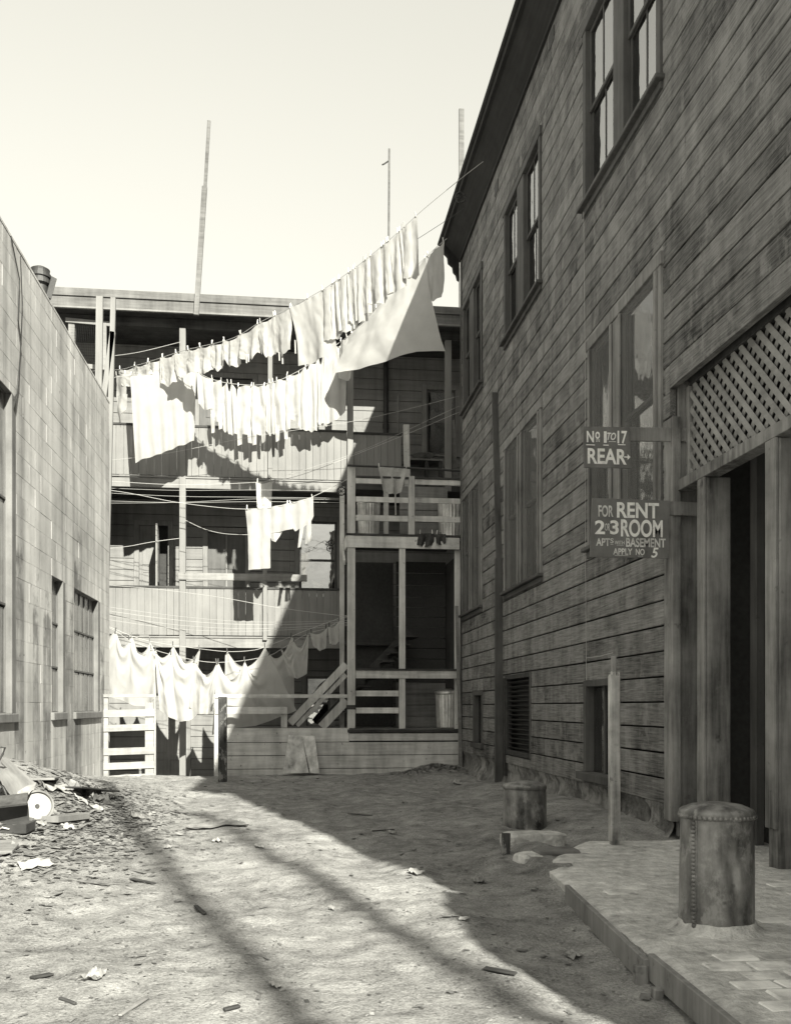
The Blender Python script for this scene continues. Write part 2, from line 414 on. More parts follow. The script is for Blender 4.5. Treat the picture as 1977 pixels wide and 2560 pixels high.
# sidewalk slab: a wavy worn top, a ragged kerb edge and real thickness
def walk_z(x, y): return .125 + .012 * nz(x, y, 1, 1.3) + .006 * nz(x, y, 5, 5)
xs_n, ys = 46, [i * .085 for i in range(-30, 104)]
vs, fs = [], []
for y in ys:
    e = kerb_x(y) + .03 * nz(y, 0, 2, 3) + .02 * nz(y, 4, 2, 9)
    if y > 7.2: e += (y - 7.2) ** 1.5 * .35
    for i in range(xs_n + 1):
        t = i / xs_n; x = e + (5.3 - e) * t
        vs.append((x, y, walk_z(x, y) - (.02 if i == 0 else 0)))
n1 = xs_n + 1
for j in range(len(ys) - 1):
    for i in range(xs_n): fs.append([j * n1 + i, j * n1 + i + 1, (j + 1) * n1 + i + 1, (j + 1) * n1 + i])
nb = len(vs)
edge = [j * n1 for j in range(len(ys))] + [(len(ys) - 1) * n1 + i for i in range(1, n1)]
for i in edge: vs.append((vs[i][0] + .015, vs[i][1], -.2))
for k in range(len(edge) - 1): fs.append([edge[k], edge[k + 1], nb + k + 1, nb + k])
walk = mk('sidewalk', vs, fs, m_walk, smooth=False, kind='structure')
# worn bricks showing through the cement
bm0 = MB(); bm0.add(*chamfer_box(0, 0, 0, .112, .07, .03, .012)); 
proto = bm0.build('brick', m_brick, walk); bmesh_ = proto.data; first = True
nbr = 0
for r_ in range(26):
    y = 2.6 + r_ * .155
    for c_ in range(11):
        x = kerb_x(y) + .3 + c_ * .238 + (.119 if r_ % 2 else 0) + rnd.uniform(-.006, .006)
        keep = .62 + .6 * nz(x, y, 8, 1.7) + .25 * (1 - sstep(3.6, 5.0, y)) - .75 * sstep(4.6, 6.2, y)
        if x > 3.7 or rnd.random() > keep or math.hypot(x - 2.52, y - 5.05) < .42: continue
        loc = (x, y + rnd.uniform(-.005, .005), walk_z(x, y) - .03 + rnd.uniform(.002, .008)); rot = (rnd.uniform(-.02, .02), rnd.uniform(-.02, .02), rnd.uniform(-.03, .03))
        if first:
            proto.location = Vector(loc) - W[walk]; proto.rotation_euler = rot; first = False
        else: inst('brick', bmesh_, loc, walk, rot)
# broken wooden kerb boards and their stakes
k = thing('kerb_board', (1.9, 5, 0), 'weathered plank kerb along the edge of the sidewalk', 'kerb')
for (ya, yb, o0, o1, h0) in ((2.6, 4.62, -.03, -.045, .1), (4.6, 6.55, -.075, -.03, .085)):
    MB().beam((kerb_x(ya) + o0, ya, h0 - .02), (kerb_x(yb) + o1, yb, h0 - .01), .035, .14).build('plank', m_trim_l, k)
MB().beam((kerb_x(4.6) - .115, 4.6, -.12), (kerb_x(4.6) - .10, 4.62, .1), .07, .05).build('stake', m_postw, k)
MB().beam((kerb_x(4.42) - .10, 4.42, -.12), (kerb_x(4.42) - .09, 4.4, .045), .05, .05).build('stake', m_postw, k)

# ================================================================== RIGHT: DARK CLAPBOARD HOUSE
XR, YE, YN = 3.9, 20.72, -2.4
house = thing('clapboard_house', (XR, 10, 0), 'tall dark weathered clapboard house with sash windows along the alley', 'house')
wins = {  # y0,y1,z0,z1, mullion y0,y1
    'u1': (9.28, 11.85, 8.02, 10.5, 10.36, 10.7), 'u2': (13.95, 16.4, 8.02, 10.5, 15.0, 15.42), 'u3': (18.35, 20.42, 8.02, 10.5, 19.2, 19.6),
    'm1': (9.27, 11.66, 3.45, 6.22, 10.44, 10.74), 'm2': (13.92, 16.38, 3.45, 6.22, 15.1, 15.32), 'm3': (18.4, 20.5, 3.45, 6.22, 19.3, 19.55)}
holes = [v[:4] for v in wins.values()] + [(14.58, 16.36, .6, 2.02), (10.72, 11.84, .56, 1.8), (18.33, 19.3, .6, 1.8), (-9, 9.17, -1, 4.45), (-9, 9.05, 4.4, 4.98)]
EXP = .2685; Z0 = .44
siding_rest = MB(); nclap = 0
def clap(y0, y1, z0, z1):
    global nclap
    g = .018
    j = rnd.uniform(-.003, .003)
    if y0 < 5.2:
        siding_rest.box(XR + .003, XR + .028, y0, y1, z0, z1 - g, .005); return
    m = MB(); m.box(XR - .002 + j, XR + .026, y0 + .0015, y1 - .0015, z0, z1 - g, .006)
    o = m.build('clapboard', m_siding, house); nclap += 1
    o.rotation_euler = (rnd.uniform(-1, 1) * min(.004, .005 / max(.5, y1 - y0)), rnd.uniform(-.02, .02), rnd.uniform(-1, 1) * .0012)
row = 0
z = Z0
while z < 11.72:
    z1 = min(z + EXP, 11.74)
    ys_ = sorted({YN, YE - .12} | {y for h in holes for y in h[:2] if YN < y < YE and h[2] < z1 and h[3] > z})
    segs = []
    for a, b in zip(ys_, ys_[1:]):
        mid = (a + b) / 2
        parts = [(z, z1)]
        for h in holes:
            if h[0] < mid < h[1]:
                new = []
                for (p, q) in parts:
                    if h[2] > p: new.append((p, min(q, h[2])))
                    if h[3] < q: new.append((max(p, h[3]), q))
                parts = [t for t in new if t[1] - t[0] > .02]
        for t in parts: segs.append([a, b, t])
    merged = []
    for s in segs:
        if merged and abs(merged[-1][1] - s[0]) < 1e-6 and merged[-1][2] == s[2]: merged[-1][1] = s[1]
        else: merged.append(s)
    for a, b, t in merged:
        cuts = [a]
        if a < 5.2 < b: cuts.append(5.2)
        while b - cuts[-1] > 5.0:
            cuts.append(cuts[-1] + rnd.uniform(2.6, 4.6))
        cuts.append(b)
        for p, q in zip(cuts, cuts[1:]): clap(p, q, *t)
    z += EXP; row += 1
if siding_rest.v: siding_rest.build('siding', m_siding, house)
# body of the house behind the boards, with the vestibule left open
VX0, VY0, VY1, VZ = 5.2, 4.9, 9.06, 4.9
core = MB()
core.box(4.12, 12, VY1 + .03, YE - .02, .4, 11.9, .01)
core.box(4.12, 12, YN, VY0, .0, 11.9, .01)
core.box(4.12, 12, VY0 + .002, VY1 + .028, VZ, 11.9, .01)
core.box(VX0 + .03, 12, VY0 + .002, VY1 + .028, 0, VZ - .002, .01)
core.build('sheathing', m_sheath, house)
box('corner_board', XR - .022, 4.3, YE - .12, YE + .01, .3, 11.7, m_trim, house)
box('end_wall', 4.3, 12, YE - .015, YE + .012, .3, 11.9, m_siding, house)
box('near_end_wall', 3.9, 12, YN - .03, YN - .002, 0, 11.9, m_siding, house)
# unseen blocks added at the street corner to shape the yard's shadow edge
box('shadow_block', 3.24, 3.88, YN - .02, YN + 1.2, 2.6, 5.1, m_trim, house)
box('shadow_block', 3.5, 3.88, YN - .01, YN + .8, 5.11, 5.6, m_trim, house)
# eave: frieze, sloping soffit, gutter, roof
box('frieze', XR - .045, 4.1, YN, YE + .02, 11.67, 11.76, m_eave, house)
ev = [(3.87, 11.72), (3.54, 12.08), (3.47, 12.08), (3.44, 12.22), (3.47, 12.3), (3.9, 12.36)]
vs, fs = [], []
for y in (YN - .4, YE + .28):
    for (x, z) in ev: vs.append((x, y, z))
ne = len(ev)
for i in range(ne): fs.append([i, (i + 1) % ne, ne + (i + 1) % ne, ne + i])
fs += [list(range(ne))[::-1], [ne + i for i in range(ne)]]
mk('soffit', vs, fs, m_eave, house)
MB().tube([(3.44, YN - .4, 12.2), (3.44, 10, 12.19), (3.44, YE + .3, 12.2)], .045, 10).build('gutter', m_eave, house)
for yy in [20.86 - i * 2.35 for i in range(10)]:
    m = MB()
    prof = [(3.875, 11.3), (3.83, 11.33), (3.80, 11.44), (3.74, 11.5), (3.72, 11.62), (3.62, 11.7), (3.6, 11.84), (3.52, 11.92), (3.5, 12.07), (3.87, 12.07)]
    if yy > 20:
        a, b = yy - .06, yy + .06
        n = len(prof)
        m.add([(x, a, z) for x, z in prof] + [(x, b, z) for x, z in prof],
              [[i, (i + 1) % n, n + (i + 1) % n, n + i] for i in range(n)] + [list(range(n))[::-1], [n + i for i in range(n)]])
        m.build('bracket', m_eave, house)
rv = [(3.44, YN - .4, 12.33), (3.44, YE + .28, 12.33), (12.6, YE + .28, 12.33), (12.6, YN - .4, 12.33), (8, YN + 3, 13.9), (8, YE - 3, 13.9)]
mk('roof', rv, [[0, 1, 5, 4], [1, 2, 5], [2, 3, 4, 5], [3, 0, 4], [3, 2, 1, 0]], m_roof, house)
# small vents under the eave
for (px, py) in ((1379, 95), (1241, 470)):
    p = TX(px, py, XR)
    box('vent', XR - .012, XR + .02, p.y - .13, p.y + .13, p.z - .11, p.z + .11, m_iron, house)

def sash_pair(key, screens):
    y0, y1, z0, z1, ma, mb = wins[key]
    c = MB(); t = .11
    X0, X1 = XR - .03, XR + .13
    zs = z0 + .09
    c.box(X0, X1, y0, y0 + t, zs, z1, .006); c.box(X0, X1, y1 - t, y1, zs, z1, .006)
    c.box(X0 + .004, X1, ma, mb, zs, z1 - t, .006)
    c.box(X0 - .012, X1, y0 - .03, y1 + .03, z1 - t + .003, z1 + .03, .006)
    wn = c.build('window', m_trim_l if key[0] == 'm' else m_trim, house)
    s = MB(); s.box(XR - .1, X1, y0 - .06, y1 + .06, z0 + .035, zs - .003, .008); s.box(XR - .035, X1, y0 - .02, y1 + .02, z0 - .05, z0 + .033, .006)
    s.build('sill', m_trim, wn)
    for i, (a, b) in enumerate(((ma, y0 + t), (y1 - t, mb))):
        a, b = min(a, b), max(a, b)
        a, b = a + .003, b - .003
        zm = (zs + z1) / 2 + rnd.uniform(-.05, .02)
        up = MB(); lo = MB()
        for q, (qz0, qz1, xx) in ((up, (zm - .02, z1 - t - .003, XR + .03)), (lo, (zs + .003, zm + .025, XR + .062))):
            q.box(xx, xx + .03, a, a + .045, qz0, qz1, .003); q.box(xx, xx + .03, b - .045, b, qz0, qz1, .003)
            q.box(xx + .002, xx + .028, a + .046, b - .046, qz1 - .05, qz1, .003); q.box(xx + .002, xx + .028, a + .046, b - .046, qz0, qz0 + .05, .003)
            if key[0] == 'u': q.box(xx + .004, xx + .026, (a + b) / 2 - .014, (a + b) / 2 + .014, qz0 + .051, qz1 - .051, .002)
        u_ = up.build('sash', m_trim, wn); l_ = lo.build('sash', m_trim, wn)
        box('pane', XR + .042, XR + .045, a + .04, b - .04, zm + .02, z1 - t - .05, m_glass, wn, b=.0005)
        box('pane', XR + .074, XR + .077, a + .04, b - .04, zs + .05, zm - .02, m_glass, wn, b=.0005)
        # curtain or blind hanging inside
        cm = m_curtain if (i + (key == 'u2')) % 2 == 0 or key == 'u1' else m_blind
        cut = rnd.choice((.05, .35, .5)) if key[0] == 'u' else rnd.choice((.1, .4, .7))
        cz = zs + (z1 - zs) * cut
        gv, gf = [], []
        nn = 14
        for k_ in range(nn + 1):
            yy = a + .02 + (b - a - .04) * k_ / nn
            xx = XR + .135 + .012 * math.sin(k_ * 2.1)
            gv += [(xx, yy, cz), (xx, yy, z1 - .05)]
        gf = [[2 * k_, 2 * k_ + 2, 2 * k_ + 3, 2 * k_ + 1] for k_ in range(nn)]
        mk('curtain', gv, gf, cm, wn)
        if screens:
            ym = (a + b) / 2
            fr_ = MB()
            for (p, q) in ((a - .035, a + .02), (b - .02, b + .035)):
                fr_.box(XR - .055, XR - .032, p, q, zs + .004, z1 - t - .02, .003)
            fr_.build('screen_frame', m_trim_l, wn)
            mk('screen', [(XR - .02, a, zs + .01), (XR - .02, b, zs + .01), (XR - .02, b, z1 - t - .02), (XR - .02, a, z1 - t - .02)], [[0, 3, 2, 1]], m_screen, wn)
for k_ in wins: sash_pair(k_, k_[0] == 'm')
# basement openings
lv = box('window', XR - .012, XR + .12, 14.58, 14.66, .6, 2.02, m_trim, house)
m = MB(); m.box(XR - .012, XR + .1, 16.28, 16.36, .6, 2.02); m.box(XR - .01, XR + .1, 14.661, 16.279, 1.95, 2.02); m.box(XR - .01, XR + .1, 14.661, 16.279, .6, .68)
m.build('frame', m_dark, lv)
for i in range(15):
    zz = .72 + i * .083
    MB().beam((XR + .06, 14.665, zz), (XR + .06, 16.275, zz), .075, .012, up=(.6, 0, 1)).build('slat', m_iron, lv)
bw = MB(); bw.box(XR - .025, XR + .1, 11.74, 11.84, .6, 1.8); bw.box(XR - .022, XR + .1, 10.72, 10.8, .6, 1.8); bw.box(XR - .02, XR + .1, 10.801, 11.739, 1.72, 1.8)
bw = bw.build('window', m_trim, house)
box('sill', XR - .11, XR + .1, 10.66, 11.9, .5, .597, m_trim, bw)
box('pane', XR + .09, XR + .095, 10.8, 11.74, .6, 1.72, m_glass, bw, b=.0005)
box('mullion', XR + .06, XR + .088, 11.24, 11.29, .6, 1.72, m_trim, bw)
sw = MB(); sw.box(XR - .02, XR + .1, 19.2, 19.3, .7, 1.8); sw.box(XR - .02, XR + .1, 18.33, 18.42, .7, 1.8); sw.box(XR - .018, XR + .1, 18.421, 19.199, 1.7, 1.8)
sw = sw.build('window', m_trim, house)
box('sill', XR - .07, XR + .1, 18.28, 19.34, .6, .697, m_trim, sw)
box('pane', XR + .09, XR + .095, 18.42, 19.2, .7, 1.7, m_glass, sw, b=.0005)
# drain board climbing the wall, foundation
d = MB(); d.beam((XR - .06, 16.62, -.02), (XR - .06, 16.62, 4.2), .16, .09, up=(0, 1, 0)); d.beam((XR - .05, 16.66, 4.2), (XR - .05, 17.02, 7.4), .12, .07, up=(0, 1, 0))
d.build('downpipe_casing', m_trim, house)
d = MB(); d.box(XR - .03, XR + .02, 16.32, 16.46, .2, 1.98); d.build('trim_board', m_dark, house)
vs, fs = [], []
fy = [9.1 + i * .09 for i in range(130)]
fz = [-.15 + i * .062 for i in range(11)]
for y in fy:
    for z in fz:
        n_ = nz(y, z, 1, 1.6)
        lump = .07 * n_ + .05 * nz(y, z, 5, 4.5) + .02 * nz(y, z, 8, 12)
        edge_ = .36 + .12 * nz(y, 0, 3, .8)                 # plaster skin broken away below this line
        x = XR + .02 + (.05 if z < edge_ else 0) - max(-.03, lump) * (1.3 if z < edge_ else .35)
        x -= .16 * sstep(.3, -.15, z)
        vs.append((min(x, XR + .06), y, z))
nf = len(fz)
for j in range(len(fy) - 1):
    for i in range(nf - 1): fs.append([j * nf + i, j * nf + i + 1, (j + 1) * nf + i + 1, (j + 1) * nf + i])
mk('foundation', vs, fs, m_found, house, smooth=True)
box('foundation_core', XR + .1, 4.3, 9.1, YE - .05, -.3, .42, m_found, house)

# entrance: casing, jamb, lattice, posts, vestibule
box('door_casing', XR - .03, XR + .06, 8.96, 9.17, .28, 4.42, m_postw, house)
box('fascia_board', XR - .022, XR + .05, YN, 9.05, 4.73, 4.978, m_siding, house)
box('fascia_board', XR - .018, XR + .05, 9.052, 9.168, 4.45, 4.978, m_siding, house)
box('jamb_board', XR + .062, 4.2, VY1 - .03, VY1 + .02, .12, 4.88, m_postw, house)
box('vestibule_side', 4.202, VX0, VY1 - .02, VY1 + .02, .12, 4.88, m_sheath, house)  # inner part of the jamb, near black: the recess's shade in its colour
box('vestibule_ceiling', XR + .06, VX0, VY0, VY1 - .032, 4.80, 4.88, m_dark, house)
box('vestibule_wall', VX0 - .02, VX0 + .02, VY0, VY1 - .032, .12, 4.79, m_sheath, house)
lt = box('lattice', 3.93, 4.09, VY0, 8.995, 3.66, 3.77, m_postw, house)             # bottom rail carries the slats
box('stile', 4.03, 4.10, 8.93, 8.995, 3.772, 4.73, m_postw, lt)
box('rail', 4.03, 4.10, VY0, 8.925, 4.72, 4.8, m_dark, lt)
ya, yb, za, zb = VY0, 8.93, 3.77, 4.73
def slats(dirn, x, mat):
    s = .158
    n0 = int((yb - ya + (zb - za)) / s) + 2
    for i in range(n0):
        if dirn > 0: t0 = ya - (zb - za) + i * s
        else: t0 = ya + i * s
        # line: y = t0 + dirn' * (z - za)
        sg = 1 if dirn > 0 else -1
        pts = []
        z_lo, z_hi = za, zb
        ylo, yhi = t0, t0 + sg * (zb - za)
        a_, b_ = 0.0, 1.0
        dy = yhi - ylo
        if dy > 0:
            a_ = max(0, (ya - ylo) / dy); b_ = min(1, (yb - ylo) / dy)
        else:
            a_ = max(0, (yb - ylo) / dy); b_ = min(1, (ya - ylo) / dy)
        if b_ - a_ < .06: continue
        p0 = (x, ylo + dy * a_, za + (zb - za) * a_); p1 = (x, ylo + dy * b_, za + (zb - za) * b_)
        p0 = (x + rnd.uniform(-.003, .003), p0[1] + rnd.uniform(-.006, .006), p0[2]); p1 = (x + rnd.uniform(-.003, .003), p1[1] + rnd.uniform(-.006, .006), p1[2])
        beam("slat", p0, p1, .06, .01, mat, lt, up=(1, 0, 0))
m_lat = surf('pale_lattice_slat', .29, .15, GY, .25, 2, rand=.12, bump=.15)
slats(1, 4.05, m_lat); slats(-1, 4.075, m_lat)
def timber_post(ya_, yb_, x1, z0, name='entrance_post'):
    m = MB(); m.box(3.955, x1, ya_, yb_, z0, 3.657, .012)
    o = m.build(name, m_postw, house)
    box('facing_strip', 3.925, 3.952, ya_ - .0, yb_ + .0, z0 + .35, 3.655, m_postw, o)
timber_post(8.36, 8.51, 4.2, .12)
timber_post(7.06, 7.23, 4.24, .10)
box('door_frame', 4.42, 4.5, 8.30, 8.42, .12, 3.9, m_trim, house)
# screen door and panelled leaf inside the vestibule
dr = MB()
for (a, b) in ((8.62, 8.7), (7.78, 7.86)): dr.box(5.06, 5.11, a, b, .3, 3.2)
for (a, b) in ((.3, .45), (1.2, 1.3), (2.1, 2.24), (3.08, 3.2)): dr.box(5.062, 5.108, 7.861, 8.619, a, b)
dr = dr.build('screen_door', m_doord, house)
mk('screen', [(5.085, 7.86, .45), (5.085, 8.62, .45), (5.085, 8.62, 3.1), (5.085, 7.86, 3.1)], [[0, 3, 2, 1]], m_screen, dr)
box('door_step', 4.6, 5.15, VY0, VY1 - .05, .1, .28, m_dark, house)
# cord dropping down the wall
MB().tube([TX(1458, 530, 3.82), TX(1462, 900, 3.85), TX(1462, 1300, 3.86), TX(1465, 1700, 3.86)], .004, 4).build('wall_cable', m_line, label='thin cord dropping down the dark clapboard wall beside the signs', cat='cord')

# ================================================================== SIGNS on brackets beside the entrance
def text_mesh(s, mat, name, parent, px0, px1, py0, py1, Y, shear=0, bold=.02, spacing=1.0):
    cu = bpy.data.curves.new('t', 'FONT'); cu.body = s; cu.size = 1; cu.extrude = .02; cu.offset = bold; cu.shear = shear; cu.space_character = spacing
    to = bpy.data.objects.new('t', cu); COL.objects.link(to)
    dg = bpy.context.evaluated_depsgraph_get()
    me = bpy.data.meshes.new_from_object(to.evaluated_get(dg))
    vs = [v.co.copy() for v in me.vertices]; fs = [list(p.vertices) for p in me.polygons]
    bpy.data.objects.remove(to); bpy.data.meshes.remove(me)
    xa, xb = min(v.x for v in vs), max(v.x for v in vs); ya_, yb_ = min(v.y for v in vs), max(v.y for v in vs)
    A, B = TY(px0, py1, Y), TY(px1, py0, Y)
    out = [(A.x + (v.x - xa) / (xb - xa) * (B.x - A.x), Y - v.z * .06, A.z + (v.y - ya_) / (yb_ - ya_) * (B.z - A.z)) for v in vs]
    return mk(name, out, fs, mat, parent)
def bar_px(px0, px1, py, th, Y, mat, parent):
    A, B = TY(px0, py, Y), TY(px1, py + th, Y)
    box('underline', A.x, B.x, Y - .0015, Y + .0005, B.z, A.z, mat, parent, b=.0003)
def sign(label, Y, c4, bracket):
    # four corners in photo px (tl, tr, br, bl)
    P = [TY(px, py, Y) for px, py in c4]
    t = thing('sign', P[3], label, 'sign')
    n = 9
    vs, fs = [], []
    for dy in (0, .018):
        for p in P: vs.append(p + Vector((0, dy, 0)))
    fs = [[0, 3, 2, 1], [4, 5, 6, 7]] + [[i, (i + 1) % 4, 4 + (i + 1) % 4, 4 + i] for i in range(4)]
    board = mk('board', vs, fs, m_signd, t)
    (ax, ay), (bx, by), h = bracket
    A, B = TY(ax, ay, Y + .04), TY(bx, by, Y + .04)
    MB().beam(A, B, .03, h, up=(0, 0, 1)).build('bracket', m_postw, t)
    return t, board, Y - .002
def cr(x, y): return 1377 + x * .35566, 850 + y * .35566
t, b_, Ys = sign('small grey sign reading No 1 to 17 rear with an arrow', 8.97, [cr(228, 608), cr(548, 613), cr(562, 900), cr(232, 896)], (cr(420, 662), cr(950, 668), .14))
def TXT(s, x0, x1, y0, y1, mat=m_letter, **k): text_mesh(s, mat, 'lettering', b_, cr(x0, 0)[0], cr(x1, 0)[0], cr(0, y0)[1], cr(0, y1)[1], Ys, **k)
def BAR(x0, x1, y, h=8, mat=m_letter): bar_px(cr(x0, 0)[0], cr(x1, 0)[0], cr(0, y)[1], h * .35566, Ys, mat, b_)
TXT('N', 250, 300, 640, 718, bold=.025); TXT('o', 310, 342, 645, 695); BAR(315, 342, 700, 5); BAR(316, 324, 709, 6); BAR(332, 340, 709, 6)
TXT('1', 370, 390, 642, 722, bold=.025); TXT('TO', 393, 455, 652, 702, shear=.3); BAR(405, 455, 712, 5)
TXT('17', 466, 533, 640, 728, bold=.025); BAR(246, 307, 733); BAR(366, 404, 735); BAR(468, 522, 732)
TXT('REAR', 256, 530, 768, 868, bold=.025)
m = MB(); A = TY(*cr(512, 822), Ys); B = TY(*cr(556, 822), Ys)
m.box(A.x, B.x - .02, Ys - .0015, Ys + .0005, A.z - .006, A.z + .006, .0004)
m.add([(B.x - .03, Ys - .0017, A.z + .03), (B.x - .03, Ys - .0017, A.z - .03), (B.x, Ys - .0017, A.z)], [[0, 1, 2]])
m.build('arrow', m_letter, b_)
t, b_, Ys = sign('larger grey sign offering two or three room flats for rent', 8.9, [cr(289, 1110), cr(834, 1130), cr(824, 1534), cr(274, 1524)], (cr(700, 1180), cr(1030, 1190), .14))
TXT('FOR', 332, 436, 1163, 1242, m_letterd); TXT('RENT', 462, 757, 1147, 1248, bold=.025)
TXT('2', 308, 378, 1268, 1364, bold=.025); TXT('OR', 378, 412, 1290, 1340, m_letterd, bold=0); TXT('3', 414, 474, 1268, 1366, bold=.025); TXT('ROOM', 490, 783, 1266, 1382, bold=.025)
TXT('APT', 316, 412, 1394, 1446, m_letterd); TXT('S', 415, 438, 1394, 1428, m_letterd); BAR(416, 436, 1434, 4, m_letterd); TXT('WITH', 446, 514, 1412, 1436, m_letterd, bold=0); BAR(460, 508, 1441, 3, m_letterd)
TXT('BASEMENT', 526, 804, 1396, 1454, m_letterd); TXT('APPLY', 436, 570, 1466, 1508, m_letterd); TXT('NO', 594, 656, 1468, 1512, m_letterd); TXT('5', 702, 754, 1460, 1530, shear=.25, bold=.02)
BAR(446, 540, 1512, 5, m_letterd); BAR(606, 645, 1517, 4, m_letterd)

# ================================================================== LEFT: CONCRETE BLOCK BUILDING
XL, LY0, LY1, LZ = -3.96, 5.0, 20.85, 8.16
blk = thing('block_building', (XL, 16, 0), 'sunlit streaked concrete block building with steel sash windows on the left', 'building')
lholes = [(17.5, 19.72, 1.36, 3.66), (15.92, 16.74, 1.36, 3.66), (10.9, 13.76, 1.36, 5.96)]
mb = MB()
def wall_fill(x0, x1):
    ys_ = sorted({LY0, LY1 - .01} | {y for h in lholes for y in h[:2]})
    for a, b in zip(ys_, ys_[1:]):
        mid = (a + b) / 2; spans = [(-.6, LZ - .02)]
        for h in lholes:
            if h[0] < mid < h[1]: spans = [(-.6, h[2]), (h[3], LZ - .02)]
        for (p, q) in spans: mb.box(x0, x1, a, b, p, q, .0005)
wall_fill(XL - .32, XL - .006)
mb.build('wall', m_mortar, blk)
body = MB(); body.box(-14, XL - .33, LY0, LY1 - .01, -.6, LZ - .45, .01); body.box(-14, XL - .01, LY0 - .3, LY0 - .002, -.6, LZ, .01); body.box(-14, XL - .01, LY1 - .008, LY1, -.6, LZ - .03, .004)
body.build('body', m_mortar, blk)
BL, BH = .66, .304
ub = MB(); ub.add(*chamfer_box(0, 0, 0, .012, BL / 2 - .0014, BH / 2 - .0014, .0018))
full = None; rest = MB(); restd = MB(); nblk = 0
def lap(y0, y1, z0, z1):
    out = [(y0, y1, z0, z1)]
    for h in lholes:
        new = []
        for (a, b, c, d) in out:
            if b <= h[0] or a >= h[1] or d <= h[2] or c >= h[3]: new.append((a, b, c, d)); continue
            if a < h[0]: new.append((a, h[0], c, d))
            if b > h[1]: new.append((h[1], b, c, d))
            ia, ib = max(a, h[0]), min(b, h[1])
            if c < h[2]: new.append((ia, ib, c, h[2]))
            if d > h[3]: new.append((ia, ib, h[3], d))
        out = new
    return [o for o in out if o[1] - o[0] > .04 and o[3] - o[2] > .04]
darkcol = lambda y, z: z < 3.75 and ((13.76 < y < 14.3) or (14.75 < y < 15.2 and z < 3.3) or (15.3 < y < 15.9 and z < 3.2) or (16.75 < y < 17.5) or (19.75 < y < 20.3)) and rnd.random() < .8
r_ = 0; z = -.3
while z < LZ - .05:
    z1 = min(z + BH, LZ)
    y = LY0 - (BL / 2 if r_ % 2 else 0)
    while y < LY1 - .03:
        a, b = max(y, LY0), min(y + BL, LY1)
        for (p, q, c, d) in lap(a, b, z, z1):
            mat = m_block
            prd = rnd.uniform(-.001, .001) if rnd.random() < .8 else rnd.uniform(-.004, .003)
            if q < 13.0 or z < -.05:
                rest.box(XL - .02, XL + prd, p + .0014, q - .0014, c + .0014, d - .0014, .0025)
            else:
                nblk += 1
                if abs(q - p - BL) < 1e-4 and abs(d - c - BH) < 1e-4:
                    key = mat.name
                    if full is None: full = {}
                    if key not in full:
                        o = mk('block', [(v[0] + XL - .012 + prd, v[1] + (p + q) / 2, v[2] + (c + d) / 2) for v in ub.v], ub.f, mat, blk); full[key] = o.data
                    else: inst('block', full[key], (XL - .012 + prd, (p + q) / 2, (c + d) / 2), blk, (0, rnd.uniform(-.002, .002), rnd.uniform(-.001, .001)))
                else: box('block', XL - .02, XL + prd, p + .0014, q - .0014, c + .0014, d - .0014, mat, blk, b=.0018)
        y += BL
    z += BH; r_ += 1
o = rest.build('blocks', m_block, blk); o['kind'] = 'stuff'
box('coping', XL - .34, XL + .006, LY0, LY1, LZ + .002, LZ + .05, m_block, blk)
m_steelglass = surf('dusty_wired_glass', .17, 0, blotch=.35, bs=2.5, streak=.55, ss=(8, 8, .3), rand=.3, rough=.25, bump=.05, spec=.6)
m_steel = surf('steel_sash', .1, 0, blotch=.2, rand=.1, rough=.6, bump=.05)
for (y0, y1, z0, z1), nc, nr in zip(lholes, (5, 2, 6), (3, 3, 6)):
    c = MB()                                                   # smooth cement reveals
    c.box(XL - .26, XL + .002, y1 - .07, y1 + .12, z0, z1 - .003, .006); c.box(XL - .26, XL - .03, y0 + .001, y0 + .03, z0, z1 - .003, .004)
    c.box(XL - .26, XL - .012, y0, y1, z1 - .002, z1 + .05, .004)
    wn = c.build('window', m_conc, blk)
    s = MB(); s.box(XL - .26, XL + .055, y0 - .06, y1 + .07, z0 - .13, z0 - .002, .01); s.build('sill', m_conc, wn)
    a, b = y0 + .032, y1 - .072
    fr = MB()
    for i in range(nc + 1): fr.box(XL - .125, XL - .09, a + (b - a) * i / nc - .012, a + (b - a) * i / nc + .012, z0 + .01, z1 - .01, .003)
    for i in (0, nr * .34, nr * .67, nr): fr.box(XL - .13, XL - .085, a, b, z0 + (z1 - z0) * i / nr - .018, z0 + (z1 - z0) * i / nr + .018, .003)
    fr.build('sash', m_steel, wn)
    for i in range(nc):
        for j in range(3): box('pane', XL - .115, XL - .11, a + (b - a) * i / nc + .013, a + (b - a) * (i + 1) / nc - .013, z0 + (z1 - z0) * j / 3 + .02, z0 + (z1 - z0) * (j + 1) / 3 - .02, m_steelglass, wn, b=.0005)
m = MB(); m.tube([TX(28, 590, XL + .02), TX(50, 700, XL + .03), TX(46, 800, XL + .03), TX(54, 860, XL + .03), TX(42, 985, XL + .04), TX(36, 1000, XL + .05)], .009, 5); m.tube([TX(52, 640, XL + .02), TX(57, 760, XL + .03), TX(48, 960, XL + .03), TX(40, 1003, XL + .06)], .007, 5)
m.build('drooping_cables', m_iron, label='two thin cables drooping down the concrete block wall', cat='cable')
vt = thing('roof_vent', (-4.55, 17.5, 7.7), 'round black ribbed vent pipe rising behind the block wall top', 'vent')
MB().lathe((-4.55, 17.5, 0), [(.0, 7.7), (.13, 7.7), (.13, 9.2)], 20).build('pipe', m_iron, vt, smooth=True)
MB().lathe((-4.56, 17.5, 9.18), [(.12, 0), (.15, .03), (.19, .05), (.19, .11), (.165, .12), (.165, .16), (.19, .17), (.19, .23), (.165, .24), (.165, .28), (.17, .32), (.1, .36), (0, .37)], 24).build('cowl', m_iron, vt)
MB().beam((-4.42, 17.45, 8.95), (-4.33, 17.5, 9.35), .14, .1).build('bracket', m_iron, vt)

